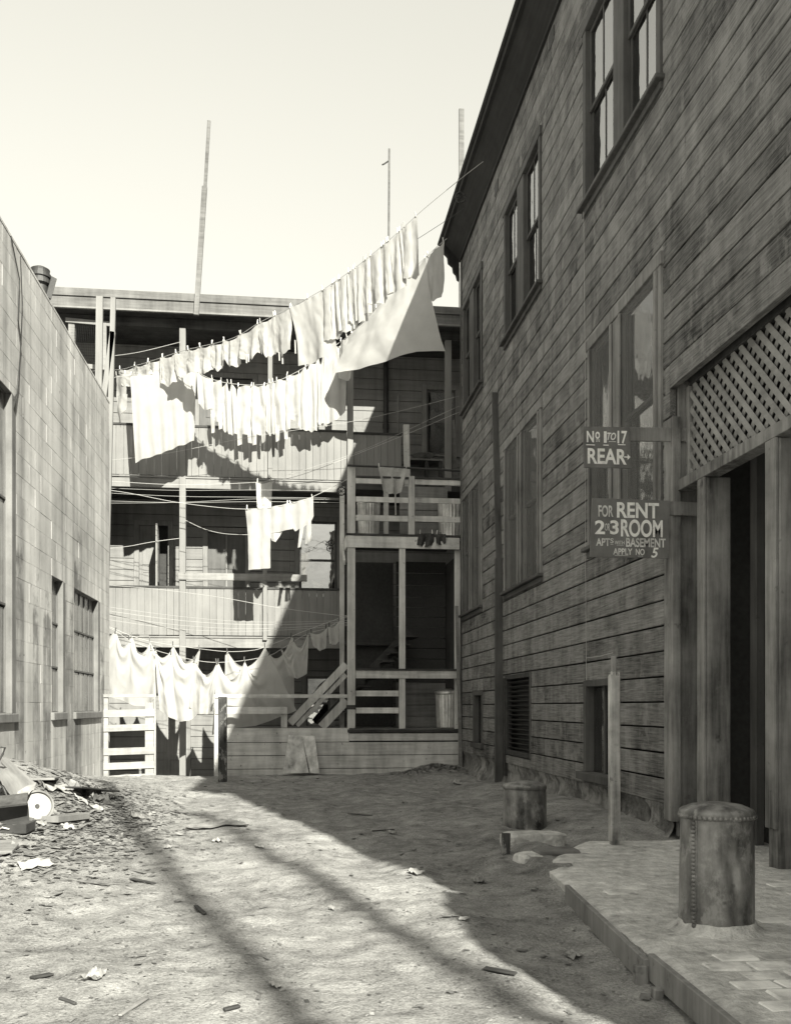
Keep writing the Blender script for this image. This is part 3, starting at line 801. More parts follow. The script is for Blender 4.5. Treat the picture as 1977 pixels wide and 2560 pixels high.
# ================================================================== BACK: TENEMENT WITH PORCHES
YF, YP, YW, YT = 22.5, 22.9, 24.6, 20.85
ten = thing('tenement', (-1, YW, -.8), 'pale wooden tenement with two open board-fronted porches across the alley end', 'house')
Z3, Z2, Z1 = 7.1, 3.2, -.78
XA, XB = -8.0, 8.0
doors = [(-4.05, -3.05, Z2, 6.35), (-2.28, -1.05, Z2, 6.2), (.12, 1.38, 4.35, 6.55),            # second storey
         (-2.5, -.85, Z3, 10.3), (3.55, 4.6, 8.3, 10.2), (-3.75, -3.0, Z3, 9.5),                   # third storey
         (-3.75, -2.6, Z1, 2.2), (-1.9, -1.0, Z1, 2.3), (.3, 1.2, Z1 + 1.6, 2.4), (-5.6, -4.7, Z2, 6.2), (-5.6, -4.7, Z1, 2.2)]
z = Z1
ncb = 0
while z < 10.9:
    z1 = min(z + .292, 10.95)
    xs_ = sorted({XA, -2.9, .0, 2.5, XB} | {x for h in doors for x in h[:2] if h[2] < z1 and h[3] > z})
    segs = []
    for a, b in zip(xs_, xs_[1:]):
        mid = (a + b) / 2; parts = [(z, z1)]
        for h in doors:
            if h[0] < mid < h[1]:
                new = []
                for (p, q) in parts:
                    if h[2] > p: new.append((p, min(q, h[2])))
                    if h[3] < q: new.append((max(p, h[3]), q))
                parts = [t_ for t_ in new if t_[1] - t_[0] > .03]
        for t_ in parts: segs.append([a, b, t_])
    mg = []
    for s in segs:
        if mg and abs(mg[-1][1] - s[0]) < 1e-6 and mg[-1][2] == s[2] and s[0] not in (0.0, -2.9, 2.5): mg[-1][1] = s[1]
        else: mg.append(s)
    for a, b, (p, q) in mg:
        box('clapboard', a + .001, b - .001, YW + rnd.uniform(0, .004), YW + .03, p, q - .012, m_pale, ten, b=.005); ncb += 1
    z += .292
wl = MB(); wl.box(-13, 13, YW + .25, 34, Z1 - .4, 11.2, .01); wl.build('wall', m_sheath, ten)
# storey floors and roof
for (zz, nm) in ((Z3, 'porch_floor'), (Z2, 'porch_floor')):
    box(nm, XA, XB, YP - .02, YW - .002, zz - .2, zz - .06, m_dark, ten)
    box('floor_beam', XA, 1.28, YP - .05, YP + .06, zz - .29, zz - .055, m_grey if zz == Z2 else m_white, ten)
    box('floor_edge', XA, 1.28, YP - .075, YP - .045, zz - .052, zz - .012, m_white, ten)
box('roof', -13, 13, YF + .05, 34, 11.12, 11.36, m_roof, ten)
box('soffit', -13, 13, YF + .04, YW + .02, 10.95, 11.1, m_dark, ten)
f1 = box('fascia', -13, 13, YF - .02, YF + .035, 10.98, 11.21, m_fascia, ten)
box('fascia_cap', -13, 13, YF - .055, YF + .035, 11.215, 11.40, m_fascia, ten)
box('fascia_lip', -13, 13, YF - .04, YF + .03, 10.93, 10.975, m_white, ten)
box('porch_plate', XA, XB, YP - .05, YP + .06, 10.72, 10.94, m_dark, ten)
# porch posts
for (x0, x1, za, zb) in ((-2.68, -2.53, Z1 - .2, 10.72), (-.54, -.43, Z3, 10.72), (1.42, 1.57, Z3 - .3, 10.72), (3.89, 4.05, Z3 - .2, 10.72), (-5.3, -5.15, Z1, 10.72)):
    box('post', x0, x1, YP - .085, YP + .06, za, zb, m_whitez, ten, b=.008)
def board_front(xa, xb, za, zb, Y, rail=True):
    pn = box('balcony_front', xa, xb, Y + .005, Y + .06, zb - .09, zb - .02, m_grey, ten)
    if rail: box('cap_rail', xa, xb, Y - .04, Y + .07, zb - .018, zb + .035, m_dark, pn)
    x = xa
    while x < xb - .02:
        w_ = min(rnd.uniform(.165, .19), xb - x)
        box('board', x + .003, x + w_ - .003, Y - .02 + rnd.uniform(-.002, .002), Y + .003, za, zb - .02, m_whitez, pn, b=.003)
        x += w_
board_front(-5.1, 1.41, Z3 + .015, 8.33, YP)
board_front(1.58, 2.78, Z3 + .015, 8.3, YP)
board_front(-5.1, 1.28, Z2 + .015, 4.38, YP)
# second storey loose rail and its stanchion
box('rail', -2.7, .42, YP - .13, YP - .09, 4.56, 4.73, m_grey, ten)
box('stanchion', -.66, -.56, YP - .12, YP - .025, Z2 - .1, 5.2, m_whitez, ten)
def panel_door(x0, x1, z0, z1, mat, y=YW + .05, glass=False, knob=True):
    d = box('door', x0, x1, y, y + .045, z0, z1, mat, ten)
    w_ = x1 - x0; hgt = z1 - z0
    rows_ = [(.08, .3), (.36, .6), (.66, .93)]
    for (a, b) in rows_:
        cols_ = [(.16, .84)] if w_ < .75 else [(.12, .46), (.54, .88)]
        for (p, q) in cols_:
            fr = MB(); X0, X1, A, B = x0 + w_ * p, x0 + w_ * q, z0 + hgt * a, z0 + hgt * b
            fr.box(X0, X0 + .025, y - .012, y - .001, A, B, .003); fr.box(X1 - .025, X1, y - .012, y - .001, A, B, .003)
            fr.box(X0 + .026, X1 - .026, y - .012, y - .001, A, A + .025, .003); fr.box(X0 + .026, X1 - .026, y - .012, y - .001, B - .025, B, .003)
            fr.build('panel_mould', mat, d)
    if knob: MB().lathe((x0 + .07, y - .05, z0 + hgt * .42 - .03), [(0, 0), (.03, .01), (.035, .03), (.03, .05), (0, .06)], 10).build('knob', m_iron, d)
    return d
def casing(x0, x1, z0, z1, mat, sill=False):
    c = MB(); t_ = .13
    c.box(x0 - .001, x0 + t_, YW - .025, YW + .06, z0, z1, .005); c.box(x1 - t_, x1 + .001, YW - .025, YW + .06, z0, z1, .005)
    c.box(x0 + t_ + .001, x1 - t_ - .001, YW - .028, YW + .06, z1 - t_, z1, .005)
    if sill: c.box(x0 - .04, x1 + .04, YW - .07, YW + .06, z0 - .05, z0 - .001, .005)
    return c.build('casing', mat, ten)
m_case = surf('grey_door_casing', .2, .2, GZ, .25, 1, rand=.1, bump=.15)
for h in doors: casing(*h, m_case, sill=h[2] not in (Z1, Z2, Z3))
panel_door(-3.92, -3.45, Z2, 6.22, m_door)
# leaf standing open towards the rail, lit on its edge
lf = MB(); lf.beam((-3.42, YW - .05, 4.6), (-3.3, YW - 1.25, 4.6), .045, 2.85, up=(0, 0, 1)); lf = lf.build('open_door', m_case, ten)
for (za_, zb_) in ((3.5, 4.3), (4.6, 5.8)):
    MB().beam((-3.37, YW - .25, (za_ + zb_) / 2), (-3.29, YW - 1.05, (za_ + zb_) / 2), .02, zb_ - za_, up=(0, 0, 1)).build('door_panel', m_doord, lf)
box('door', -2.15, -1.18, YW + .06, YW + .1, Z2, 6.07, m_doord, ten)
box('door_stile', -1.69, -1.65, YW + .035, YW + .058, Z2, 6.07, m_case, ten)
panel_door(-2.37, -.98, Z3, 10.15, m_doord, knob=False)
panel_door(-3.62, -3.13, Z3, 9.35, m_doord)
panel_door(-3.62, -2.73, Z1, 2.05, m_door)
panel_door(-1.77, -1.13, Z1, 2.15, m_doord)
panel_door(-5.47, -4.83, Z2, 6.05, m_doord); panel_door(-5.47, -4.83, Z1, 2.05, m_doord)
def sash_window(x0, x1, z0, z1, split, blindz):
    s = MB(); t_ = .05
    zm = z0 + (z1 - z0) * split
    for (a, b, yy) in ((z0, zm + .02, YW + .05), (zm - .02, z1, YW + .02)):
        s.box(x0, x0 + t_, yy, yy + .03, a, b, .003); s.box(x1 - t_, x1, yy, yy + .03, a, b, .003)
        s.box(x0 + t_ + .001, x1 - t_ - .001, yy + .002, yy + .028, a, a + t_, .003); s.box(x0 + t_ + .001, x1 - t_ - .001, yy + .002, yy + .028, b - t_, b, .003)
    wn = s.build('window', m_doord, ten)
    box('pane', x0 + .04, x1 - .04, YW + .062, YW + .065, z0 + .04, zm, m_glass, wn, b=.0005)
    box('pane', x0 + .04, x1 - .04, YW + .033, YW + .036, zm, z1 - .04, m_glass, wn, b=.0005)
    return wn
w1 = sash_window(.26, 1.24, 4.36, 6.41, .5, 0)
box('blind', .27, 1.23, YW + .13, YW + .14, 5.3, 6.38, m_blind, w1, b=.001)
def drape(name, xa, xb, za, zb, y, mat, parent, gather=None):
    gv, gf = [], []; n, k = 26, 10
    for j in range(k + 1):
        v = j / k
        l, r2 = xa, xb
        if gather: l = xa + (gather[0] - xa) * v; r2 = xb + (gather[1] - xb) * v
        for i in range(n + 1):
            u = i / n
            gv.append((l + (r2 - l) * u, y + .025 * math.sin(u * 31 + v), zb + (za - zb) * v))
    for j in range(k):
        for i in range(n): gf.append([j * (n + 1) + i, (j + 1) * (n + 1) + i, (j + 1) * (n + 1) + i + 1, j * (n + 1) + i + 1])
    return mk(name, gv, gf, mat, parent, smooth=True)
drape('curtain', .6, 1.2, 4.4, 5.35, YW + .16, m_curtain, w1)
w2 = sash_window(3.68, 4.47, 8.32, 10.06, .5, 0)
box('blind', 3.7, 4.46, YW + .13, YW + .14, 9.25, 10.03, m_curtain, w2, b=.001)
drape('curtain', 3.75, 4.4, 8.35, 9.2, YW + .15, m_curtain, w2, gather=(4.15, 4.42))
w3 = sash_window(.43, 1.07, Z1 + 1.62, 2.26, .5, 0)
# cage of laths at the far left of the top porch
cg = MB()
a = TY(165, 800, YP - .1); b = TY(282, 811, YP - .1); cg.beam(a, b, .05, .11)
a = TY(205, 915, YP - .1); b = TY(282, 921, YP - .1); cg.beam(a, b, .05, .11)
cg.box(TY(258, 850, YP).x, TY(264, 850, YP).x + .05, YP - .13, YP - .08, TY(260, 920, YP).z, TY(260, 812, YP).z)
cg.build('cage_frame', m_white, ten)
cm_ = MB()
A0, A1 = TY(160, 900, YP - .08), TY(258, 815, YP - .08)
for i in range(22):
    x = A0.x + (A1.x - A0.x) * i / 21; cm_.tube([(x, YP - .08, A0.z), (x + .05, YP - .08, A1.z)], .004, 3)
for i in range(14):
    z_ = A0.z + (A1.z - A0.z) * i / 13; cm_.tube([(A0.x, YP - .083, z_), (A1.x, YP - .083, z_)], .004, 3)
cm_.build('wire_mesh', m_iron, ten)
# soil pipe and lath on the lit bay, shelf, stool things on the upper landing
sp = MB(); sp.tube([(2.56, YW - .09, Z3), (2.56, YW - .09, 10.8)], .065, 12); sp.tube([(2.56, YW - .09, 8.95), (2.56, YW - .09, 9.06)], .085, 12)
sp.build('soil_pipe', m_iron, ten)
tk = box('toilet_shelf', 3.0, 4.0, YW - .62, YW - .05, 7.98, 8.03, m_grey, ten)
for x in (3.02, 3.55, 3.92): box('leg', x, x + .09, YW - .6, YW - .5, Z3, 7.978, m_dark, tk)
bw_ = thing('wash_basin', (3.52, YW - .4, 8.03), 'round enamel wash basin on a shelf on the upper landing', 'basin')
MB().lathe((3.52, YW - .42, 8.035), [(0, 0), (.16, 0), (.24, .07), (.29, .13), (.31, .135), (.28, .12), (.22, .06), (.12, .02), (0, .02)], 28).build('bowl', m_enamel, bw_, smooth=True)
m = MB(); m.beam((4.2, YP + .2, Z3), (4.08, YP + .05, 8.75), .13, .05, up=(0, 1, 0)); m.build('leaning_plank', m_grey, label='grey plank leaning beside the right post of the top porch', cat='plank')
m = MB(); m.beam((2.93, YP - .05, 6.9), (2.9, YP - .03, 8.55), .15, .1, up=(0, 1, 0)); m.build('newel_post', m_tower, label='stubby weathered newel post ending the top balcony front', cat='post')
m = MB(); m.tube([(2.86, YW - .3, Z3), (2.86, YW - .35, 9.75), (2.89, YW - .36, 9.83), (2.93, YW - .35, 9.78)], .022, 8); m.build('prop_rod', m_grey, label='thin hooked rod standing against the sunlit top wall', cat='rod')

# poles on the roof
p0, p1 = TY(491, 788, YF - .09), TY(523, 302, YF - .09)
tp = thing('roof_pole', p0, 'tall slightly leaning wooden pole nailed to the tenement fascia', 'pole')
mid = p0.lerp(p1, .66)
MB().beam(p0, mid, .12, .09, up=(0, 1, 0)).build('lower_pole', m_fascia, tp); MB().beam(mid + Vector((-.01, .03, -.3)), p1, .075, .06, up=(0, 1, 0)).build('upper_pole', m_fascia, tp)
p0, p1 = TY(971, 720, 25), TY(973, 372, 25)
tp = thing('aerial_mast', p0, 'thin pipe mast above the middle of the tenement roof', 'mast')
MB().tube([p0, p0.lerp(p1, .5), p1], .028, 8).build('mast', m_fascia, tp)
a = TY(972, 402, 25); MB().tube([a, TY(960, 410, 25), TY(955, 412, 25)], .02, 6).build('cleat', m_iron, tp)
p0, p1 = Vector((4.75, 25.5, 11.3)), TY(1153, 273, 25.5)
tp = thing('roof_board', p0, 'upright board pole rising behind the dark house eave', 'pole')
MB().beam(Vector((p1.x, 25.5, 11.3)), p1, .14, .07, up=(0, 1, 0)).build('pole', m_fascia, tp)
for nm, lab, a, b, wd in (('clothes_pole', 'pale upright plank standing just behind the block wall top', (247, 1010), (250, 742), .15), ('clothes_pole', 'thin pale pole leaning beside the plank behind the block wall', (258, 1010), (283, 830), .12), ('clothes_pole', 'narrow pale pole by the end of the block wall', (277, 1040), (284, 745), .11)):
    A, B = TY(*a, 21.7), TY(*b, 21.7)
    d_ = (B - A).normalized(); A = A - d_ * (A.z + .8) / d_.z
    tp = beam(nm, A, B, wd, .09, m_whitez, up=(0, 1, 0), label=lab, cat='pole')

# ================================================================== STAIR TOWER IN FRONT OF THE TENEMENT
tw = thing('stair_tower', (2.5, YT, 0), 'grey timber stair tower with railed landing against the dark house', 'staircase')
box('deck', -1.62, 3.86, YT + .01, YW - .1, .86, .95, m_grey, tw)
for i, (za_, zb_, x0, x1) in enumerate(((.68, .855, 1.34, 3.86), (.66, .98, -1.66, 1.335), (.36, .655, -1.66, 3.86), (.06, .355, -1.66, 3.86), (-.14, .055, -1.66, 3.86))):
    box('skirt_board', x0, x1, YT - .03 + .004 * (i % 2), YT + .005, za_ + .004, zb_ - .004, m_skirt, tw, b=.004)
box('skirt_end', -1.69, -1.64, YT + .008, YW - .2, -.8, .95, m_skirt, tw)
box('deck_lip', 1.3, 3.86, YT - .06, YT + .012, .872, .945, m_dark, tw)
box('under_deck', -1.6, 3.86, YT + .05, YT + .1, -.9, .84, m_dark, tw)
def post(x0, x1, z0, z1, y=YT, d=.11, mat=m_tower, nm='post'): return box(nm, x0, x1, y, y + d, z0, z1, mat, tw, b=.007)
post(1.30, 1.48, .97, 6.93)
box('post_collar', 1.285, 1.49, YT - .012, YT + .125, 1.40, 1.5, m_dark, tw)
post(1.18, 1.29, -.1, 6.7, YT + .95, .1); post(2.49, 2.63, .955, 5.1); post(3.8, 3.93, -.1, 5.1, YT + .12, .1)
post(2.70, 2.84, 5.39, 6.75, YT - .03, .08)
post(-1.68, -1.52, -.1, 1.73, YT - .02, .1, m_skirt); post(-.2, -.06, .985, 1.30, YT + .03, .08)
def rail(x0, x1, z0, z1, y=YT - .035, d=.033, mat=m_towerx, nm='rail'): return box(nm, x0, x1, y, y + d, z0, z1, mat, tw, b=.004)
rail(1.49, 3.86, 2.11, 2.29); box('rail_cap', 1.49, 3.86, YT - .07, YT + .1, 2.293, 2.33, m_dark, tw)
rail(1.49, 2.48, 1.70, 1.83, YT + .04); rail(1.49, 2.48, 1.31, 1.44, YT + .04)
rail(-1.66, 1.29, 1.66, 1.74, YT - .055, .03); rail(-1.66, -.06, 1.30, 1.455, YT - .056, .03)
for (za_, zb_) in ((6.55, 6.67), (6.13, 6.25), (5.70, 5.83)):
    rail(1.49, 2.695, za_, zb_); rail(2.845, 3.9, za_ + .01, zb_ + .01)
box('rail_cap', 1.5, 2.7, YT - .06, YT + .06, 6.675, 6.72, m_dark, tw); box('rail_cap', 2.85, 3.9, YT - .06, YT + .06, 6.685, 6.73, m_dark, tw)
m = MB(); m.tube([(1.3, YT - .03, 6.95), (2.6, YT - .03, 6.935), (3.92, YT - .03, 6.9)], .025, 8); m.build('hanging_rod', m_iron, tw)
box('landing_fascia', 1.29, 3.88, YT - .028, YT + .002, 5.09, 5.36, m_skirt, tw)
box('landing', 1.27, 3.9, YT - .05, YP - .08, 5.365, 5.41, m_dark, tw)
box('side_fascia', 1.26, 1.288, YT, YP - .2, 5.09, 5.36, m_tower, tw)
m = MB(); m.beam((1.235, YT + .03, 4.75), (1.235, YT + .9, 5.3), .045, .12); m.build('brace', m_tower, tw)
# flight going up to the right inside the tower
m = MB(); m.beam((.06, YT + .35, .98), (2.35, YT + .35, 3.4), .05, .27, up=(0, 1, 0)); m.add([], [])
st = MB().beam((.0, YT + .3, 1.08), (1.29, YT + .3, 2.44), .17, .045, up=(0, 1, 0)).build('handrail', m_tower, tw)
MB().beam((.16, YT + .34, 1.02), (1.29, YT + .34, 2.2), .1, .04, up=(0, 1, 0)).build('handrail', m_tower, tw)
MB().beam((.72, YT + .3, .99), (1.3, YT + .3, 1.6), .2, .045, up=(0, 1, 0)).build('stringer', m_tower, tw)
MB().beam((.72, YT + 1.35, .99), (2.9, YT + 1.35, 3.3), .24, .045, up=(0, 1, 0)).build('stringer', m_dark, tw)
for i in range(11):
    x = .86 + i * .185; zz = 1.13 + i * .196
    box('tread', x, x + .27, YT + .33, YT + 1.32, zz, zz + .04, m_dark, tw)  # dark wood puts the stair bay's shade into the treads
# boards closing the tower's back, upper ones near black for the bay's shade
z = .96; i = 0
while z < 5.0:
    h_ = rnd.uniform(.24, .31)
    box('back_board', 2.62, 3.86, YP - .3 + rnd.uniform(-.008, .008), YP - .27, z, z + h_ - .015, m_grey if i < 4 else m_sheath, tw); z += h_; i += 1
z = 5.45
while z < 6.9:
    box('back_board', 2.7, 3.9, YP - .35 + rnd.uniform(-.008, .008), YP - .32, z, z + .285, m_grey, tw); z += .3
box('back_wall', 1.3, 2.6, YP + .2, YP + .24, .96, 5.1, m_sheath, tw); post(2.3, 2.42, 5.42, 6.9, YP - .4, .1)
box('under_flight', 3.87, 3.95, YT + .3, YP, -.3, 5.0, m_dark, tw)
m = MB(); m.beam(TY(1152, 1925, 20.6), TY(1141, 1515, 20.6), .07, .06, up=(0, 1, 0)); m.build('leaning_pole', m_grey, label='thin pole leaning between the stair tower and the dark house corner', cat='pole')

# garden gate and the blackened post
m_gate = surf('fresh_whitewash', .29, .15, GX, .18, 1.4, .12, rand=.08, rough=.8, bump=.2, spots=.4, spot_s=14)
gt = thing('gate', (-3.4, 20.25, -.06), 'white slatted gate between the block building and the yard', 'gate')
box('stile', -3.98, -3.87, 20.22, 20.28, -.07, 1.66, m_gate, gt); box('stile', -3.10, -2.92, 20.225, 20.275, -.1, 1.55, m_gate, gt); box('stile', -4.04, -3.985, 20.2, 20.3, -.1, 1.68, m_gate, gt)
box('edge_strip', -2.915, -2.87, 20.22, 20.29, -.08, 1.65, m_gate, gt)
for (za_, zb_, t_) in ((1.66, 1.73, 0), (1.24, 1.40, .01), (.94, 1.08, .02), (.43, .58, .015), (.12, .27, .02), (-.08, 0.0, .03)):
    MB().beam((-4.0, 20.205, (za_ + zb_) / 2 - t_), (-2.9, 20.205, (za_ + zb_) / 2 + t_), .025, zb_ - za_).build('slat', m_gate, gt)
p = G(557, 1955)
MB().beam((p.x, p.y, p.z - .3), (p.x + .0, p.y, TY(557, 1742, p.y).z), .165, .16, up=(0, 1, 0)).build('charred_post', m_black, label='blackened peeling post standing before the skirt boards', cat='post')

# ================================================================== LAUNDRY
def lerp_poly(poly, x):
    if x <= poly[0][0]: a, b = poly[0], poly[1]
    elif x >= poly[-1][0]: a, b = poly[-2], poly[-1]
    else:
        for a, b in zip(poly, poly[1:]):
            if a[0] <= x <= b[0]: break
    return a[1] + (b[1] - a[1]) * (x - a[0]) / (b[0] - a[0])
def smooth_poly(poly, n=40):
    """Catmull-Rom through the sighted points"""
    out = []
    for i in range(len(poly) - 1):
        p = [poly[max(i - 1, 0)], poly[i], poly[i + 1], poly[min(i + 2, len(poly) - 1)]]
        for k in range(6):
            t = k / 6
            out.append(tuple(.5 * (2 * p[1][c] + (p[2][c] - p[0][c]) * t + (2 * p[0][c] - 5 * p[1][c] + 4 * p[2][c] - p[3][c]) * t * t + (3 * p[1][c] - p[0][c] - 3 * p[2][c] + p[3][c]) * t ** 3) for c in range(2)))
    out.append(poly[-1]); return out
def cord(poly, A, B, label, r=.006, mat=None, group=None, nm='clothesline'):
    MB().tube([TL(px, py, A, B) for px, py in smooth_poly(poly)], r, 5).build(nm, mat or m_line, label=label, cat='clothesline', group=group)
PIN = MB(); PIN.box(-.011, .011, -.009, .009, -.05, .05, .003)
pin_me = None
def pin(p, parent, mat, tilt=0):
    global pin_me
    if pin_me is None: pin_me = {}
    if mat.name not in pin_me:
        o = mk('clothespin', [Vector(v) + p for v in PIN.v], PIN.f, mat, parent); pin_me[mat.name] = o.data
    else: o = inst('clothespin', pin_me[mat.name], p, parent)
    o.rotation_euler = (rnd.uniform(-.2, .2), tilt + rnd.uniform(-.3, .3), rnd.uniform(0, 3))
def hang(name, label, AB, top, bottom, pins, sag=2.0, amp=.03, folds=3, wr=0., mat=None, cat='laundry', group=None, nu=None, nv=22, wind=0., seed=0, pinm=None, flare=0, wave=.02, side=(0, 0)):
    """cloth on the upright plane AB: top and bottom edges sighted in photo px, pegged at the px in pins"""
    A, B = AB; mat = mat or m_cloth
    nrm = Vector((B[1] - A[1], A[0] - B[0], 0)).normalized()
    if nrm.y > 0: nrm = -nrm                                   # towards the camera
    x0, x1 = top[0][0], top[-1][0]
    nu = nu or max(14, min(70, int((x1 - x0) / 2.2)))
    bx0, bx1 = bottom[0][0], bottom[-1][0]
    pp = sorted(pins); vs = []
    for j in range(nv + 1):
        v = j / nv
        for i in range(nu + 1):
            u = i / nu
            xt = x0 + (x1 - x0) * u; xb = bx0 + (bx1 - bx0) * u
            s4, dist = 0, 0
            for a, b in zip(pp, pp[1:]):
                if a <= xt <= b: s4 = 4 * (xt - a) * (b - xt) / (b - a) ** 2; dist = (b - a)
            if xt < pp[0]: s4 = min(1.2, (pp[0] - xt) / 18) ** 1.3
            if xt > pp[-1]: s4 = min(1.2, (xt - pp[-1]) / 18) ** 1.3
            yt = lerp_poly(top, xt) + sag * s4
            yb = lerp_poly(bottom, xb)
            px = xt + (xb - xt) * v + side[0] * math.sin(math.pi * v) * (1 - u) + side[1] * math.sin(math.pi * v) * u
            py = yt + (yb - yt) * v
            d = amp * (.15 + .85 * v ** .7) * math.sin(2 * math.pi * folds * u + 5.1 * seed + 1.5 * nz(u * 3, v * 1.4, seed)) 
            d += amp * .6 * nz(u * folds * 2.2, v * 2.0, seed * 3.1)
            d += .012 * nz(u * 9, v * 9, seed)
            if wr:
                ph = 2.3 * v ** .75 - .45 * s4 + .5 * nz(u * 4, v * 2, seed + 6)
                d += wr * math.sin(2 * math.pi * ph) * min(1, s4) * max(0, 1 - v) ** 1.4 - wr * 1.2 * (1 - s4) * max(0, 1 - v)
            d += wind * v * v
            vs.append(TL(px, py, A, B) + nrm * d + Vector((0, 0, wave * v * nz(u * 5, 3, seed))))
    fs = [[j * (nu + 1) + i, (j + 1) * (nu + 1) + i, (j + 1) * (nu + 1) + i + 1, j * (nu + 1) + i + 1] for j in range(nv) for i in range(nu)]
    o = mk(name, vs, fs, mat, smooth=True, label=label, cat=cat, group=group)
    for px in pp: pin(TL(px, lerp_poly(top, px) - 4, A, B) + nrm * .012, o, pinm or m_pin)
    return o
def patches(name, label, AB, quads, mat=None, cat='laundry', amp=.025, seed=0, n=10, pins=(), pinm=None, group=None):
    """garment cut from several joined pieces, each four photo px corners tl,tr,br,bl"""
    A, B = AB; nrm = Vector((B[1] - A[1], A[0] - B[0], 0)).normalized()
    if nrm.y > 0: nrm = -nrm
    M_ = MB()
    for q in quads:
        vs = []
        for j in range(n + 1):
            for i in range(n + 1):
                u, v = i / n, j / n
                x = (q[0][0] * (1 - u) + q[1][0] * u) * (1 - v) + (q[3][0] * (1 - u) + q[2][0] * u) * v
                y = (q[0][1] * (1 - u) + q[1][1] * u) * (1 - v) + (q[3][1] * (1 - u) + q[2][1] * u) * v
                d = amp * math.sin(x * .22 + seed + 2 * nz(x * .03, y * .02, seed)) + amp * 1.2 * nz(x * .06, y * .035, seed) + .012 * nz(x * .2, y * .2, seed)
                vs.append(TL(x, y, A, B) + nrm * d)
        M_.add(vs, [[j * (n + 1) + i, (j + 1) * (n + 1) + i, (j + 1) * (n + 1) + i + 1, j * (n + 1) + i + 1] for j in range(n) for i in range(n)])
    o = M_.build(name, mat or m_cloth, smooth=True, label=label, cat=cat, group=group)
    for (px, py) in pins: pin(TL(px, py, A, B) + nrm * .012, o, pinm or m_pin)
    return o
# ---- top line, from the block wall up to the eave of the dark house
LA = ((-3.95, 22.7), (.2, 18.95))
polyA = [(226, 928), (300, 924), (332, 916), (362, 908), (399, 896), (454, 878), (495, 868), (563, 852), (602, 836), (650, 806), (728, 768), (770, 745), (810, 722), (845, 699), (881, 674), (915, 648), (969, 603), (1002, 574), (1062, 520), (1150, 448), (1207, 404)]
cord(polyA, *LA, 'topmost clothesline running from the porch up to the dark house eave')
tA = lambda a, b: [(x, lerp_poly(polyA, x)) for x in (a, (a + b) / 2, b)]
smallA = [(300, 338, 958, 'white cotton drawers at the left end of the topmost line'), (337, 372, 948, 'crumpled white vest second from the left on the topmost line'), (370, 408, 944, 'white pillowslip above the big hanging sheet'),
          (406, 440, 957, 'white bib apron above the right half of the big sheet'), (440, 470, 930, 'small white cloth just right of the apron'), (470, 500, 926, 'short white drawers at the pointed peg'), (500, 531, 926, 'white baby shirt left of the middle porch post'),
          (531, 560, 917, 'small round white bonnet cloth over the door casing'), (560, 601, 908, 'puffed white bloomers over the door casing'), (602, 645, 892, 'white drawers with tapes left of the thin porch post'),
          (650, 685, 882, 'gathered white drawers crossing the thin porch post'), (688, 726, 880, 'white drawers with hanging tapes beside the bath towel')]
small_objs = []
for i, (a, b, yb, lab) in enumerate(smallA):
    dn = 6 * math.sin(i * 2.3); a -= 3; b += 4; yb += 6
    small_objs.append(hang('garment', lab, LA, tA(a, b), [(a + 1, yb - 8 + dn), ((a + b) / 2, yb + 4), (b - 1, yb - 10 - dn)], [a + 4, b - 4], sag=6, amp=.045, folds=1.3 + .6 * math.sin(i), wave=.09, seed=i + 1, group='small white garments on the topmost line'))
patches('union_suit', 'long white undergarment hanging at the end of the block wall', LA, [[(288, 938), (318, 935), (316, 985), (290, 990)], [(290, 990), (308, 988), (306, 1058), (296, 1060)], [(300, 985), (318, 985), (314, 1030), (306, 1035)]], seed=3, pins=((292, 934), (314, 931)))
for i, (x, y0, y1) in enumerate(((616, 885, 908), (621, 885, 905), (698, 880, 902), (706, 878, 910), (738, 850, 884))):
    p, q = TL(x, y0, *LA), TL(x + 1, y1, *LA)
    MB().beam(p, q, .03, .006, up=(0, 1, 0)).build('tape', m_cloth, small_objs[9 if x < 650 else 11])
hang('bath_towel', 'large white towel hung in the middle of the topmost line', LA, tA(726, 809), [(748, 916), (790, 903), (840, 882)], [729, 770, 806], sag=4, amp=.04, folds=1.5, seed=4, side=(6, 3))
n13 = [(811, 836, 848), (832, 848, 826), (847, 876, 836), (872, 887, 804), (884, 914, 808), (910, 926, 778), (921, 958, 760), (954, 970, 742), (967, 998, 726), (994, 1010, 700), (1006, 1038, 690)]
words = ['first', 'second', 'third', 'fourth', 'fifth', 'sixth', 'seventh', 'eighth', 'ninth', 'tenth', 'eleventh', 'twelfth', 'thirteenth']
for i, (a, b, yb) in enumerate(n13):
    a -= 3; b += 5
    hang('narrow_towel', 'narrow white towel, %s counting right from the large towel on the topmost line' % words[i], LA, tA(a, b), [(a + 4 + 5 * math.sin(i * 3.1), yb + 6 + 9 * math.sin(i * 1.9)), ((a + b) / 2 + 7, yb + 7 * math.sin(i * 2.7)), (b + 9 + 4 * math.sin(i), yb - 8 + 8 * math.cos(i * 1.3))], [a + 3, b - 4], sag=4, amp=.035, folds=1.0 + .9 * abs(math.sin(i * 1.3)), wave=.05, seed=i * 1.7, group='narrow towels on the topmost line', nu=14)
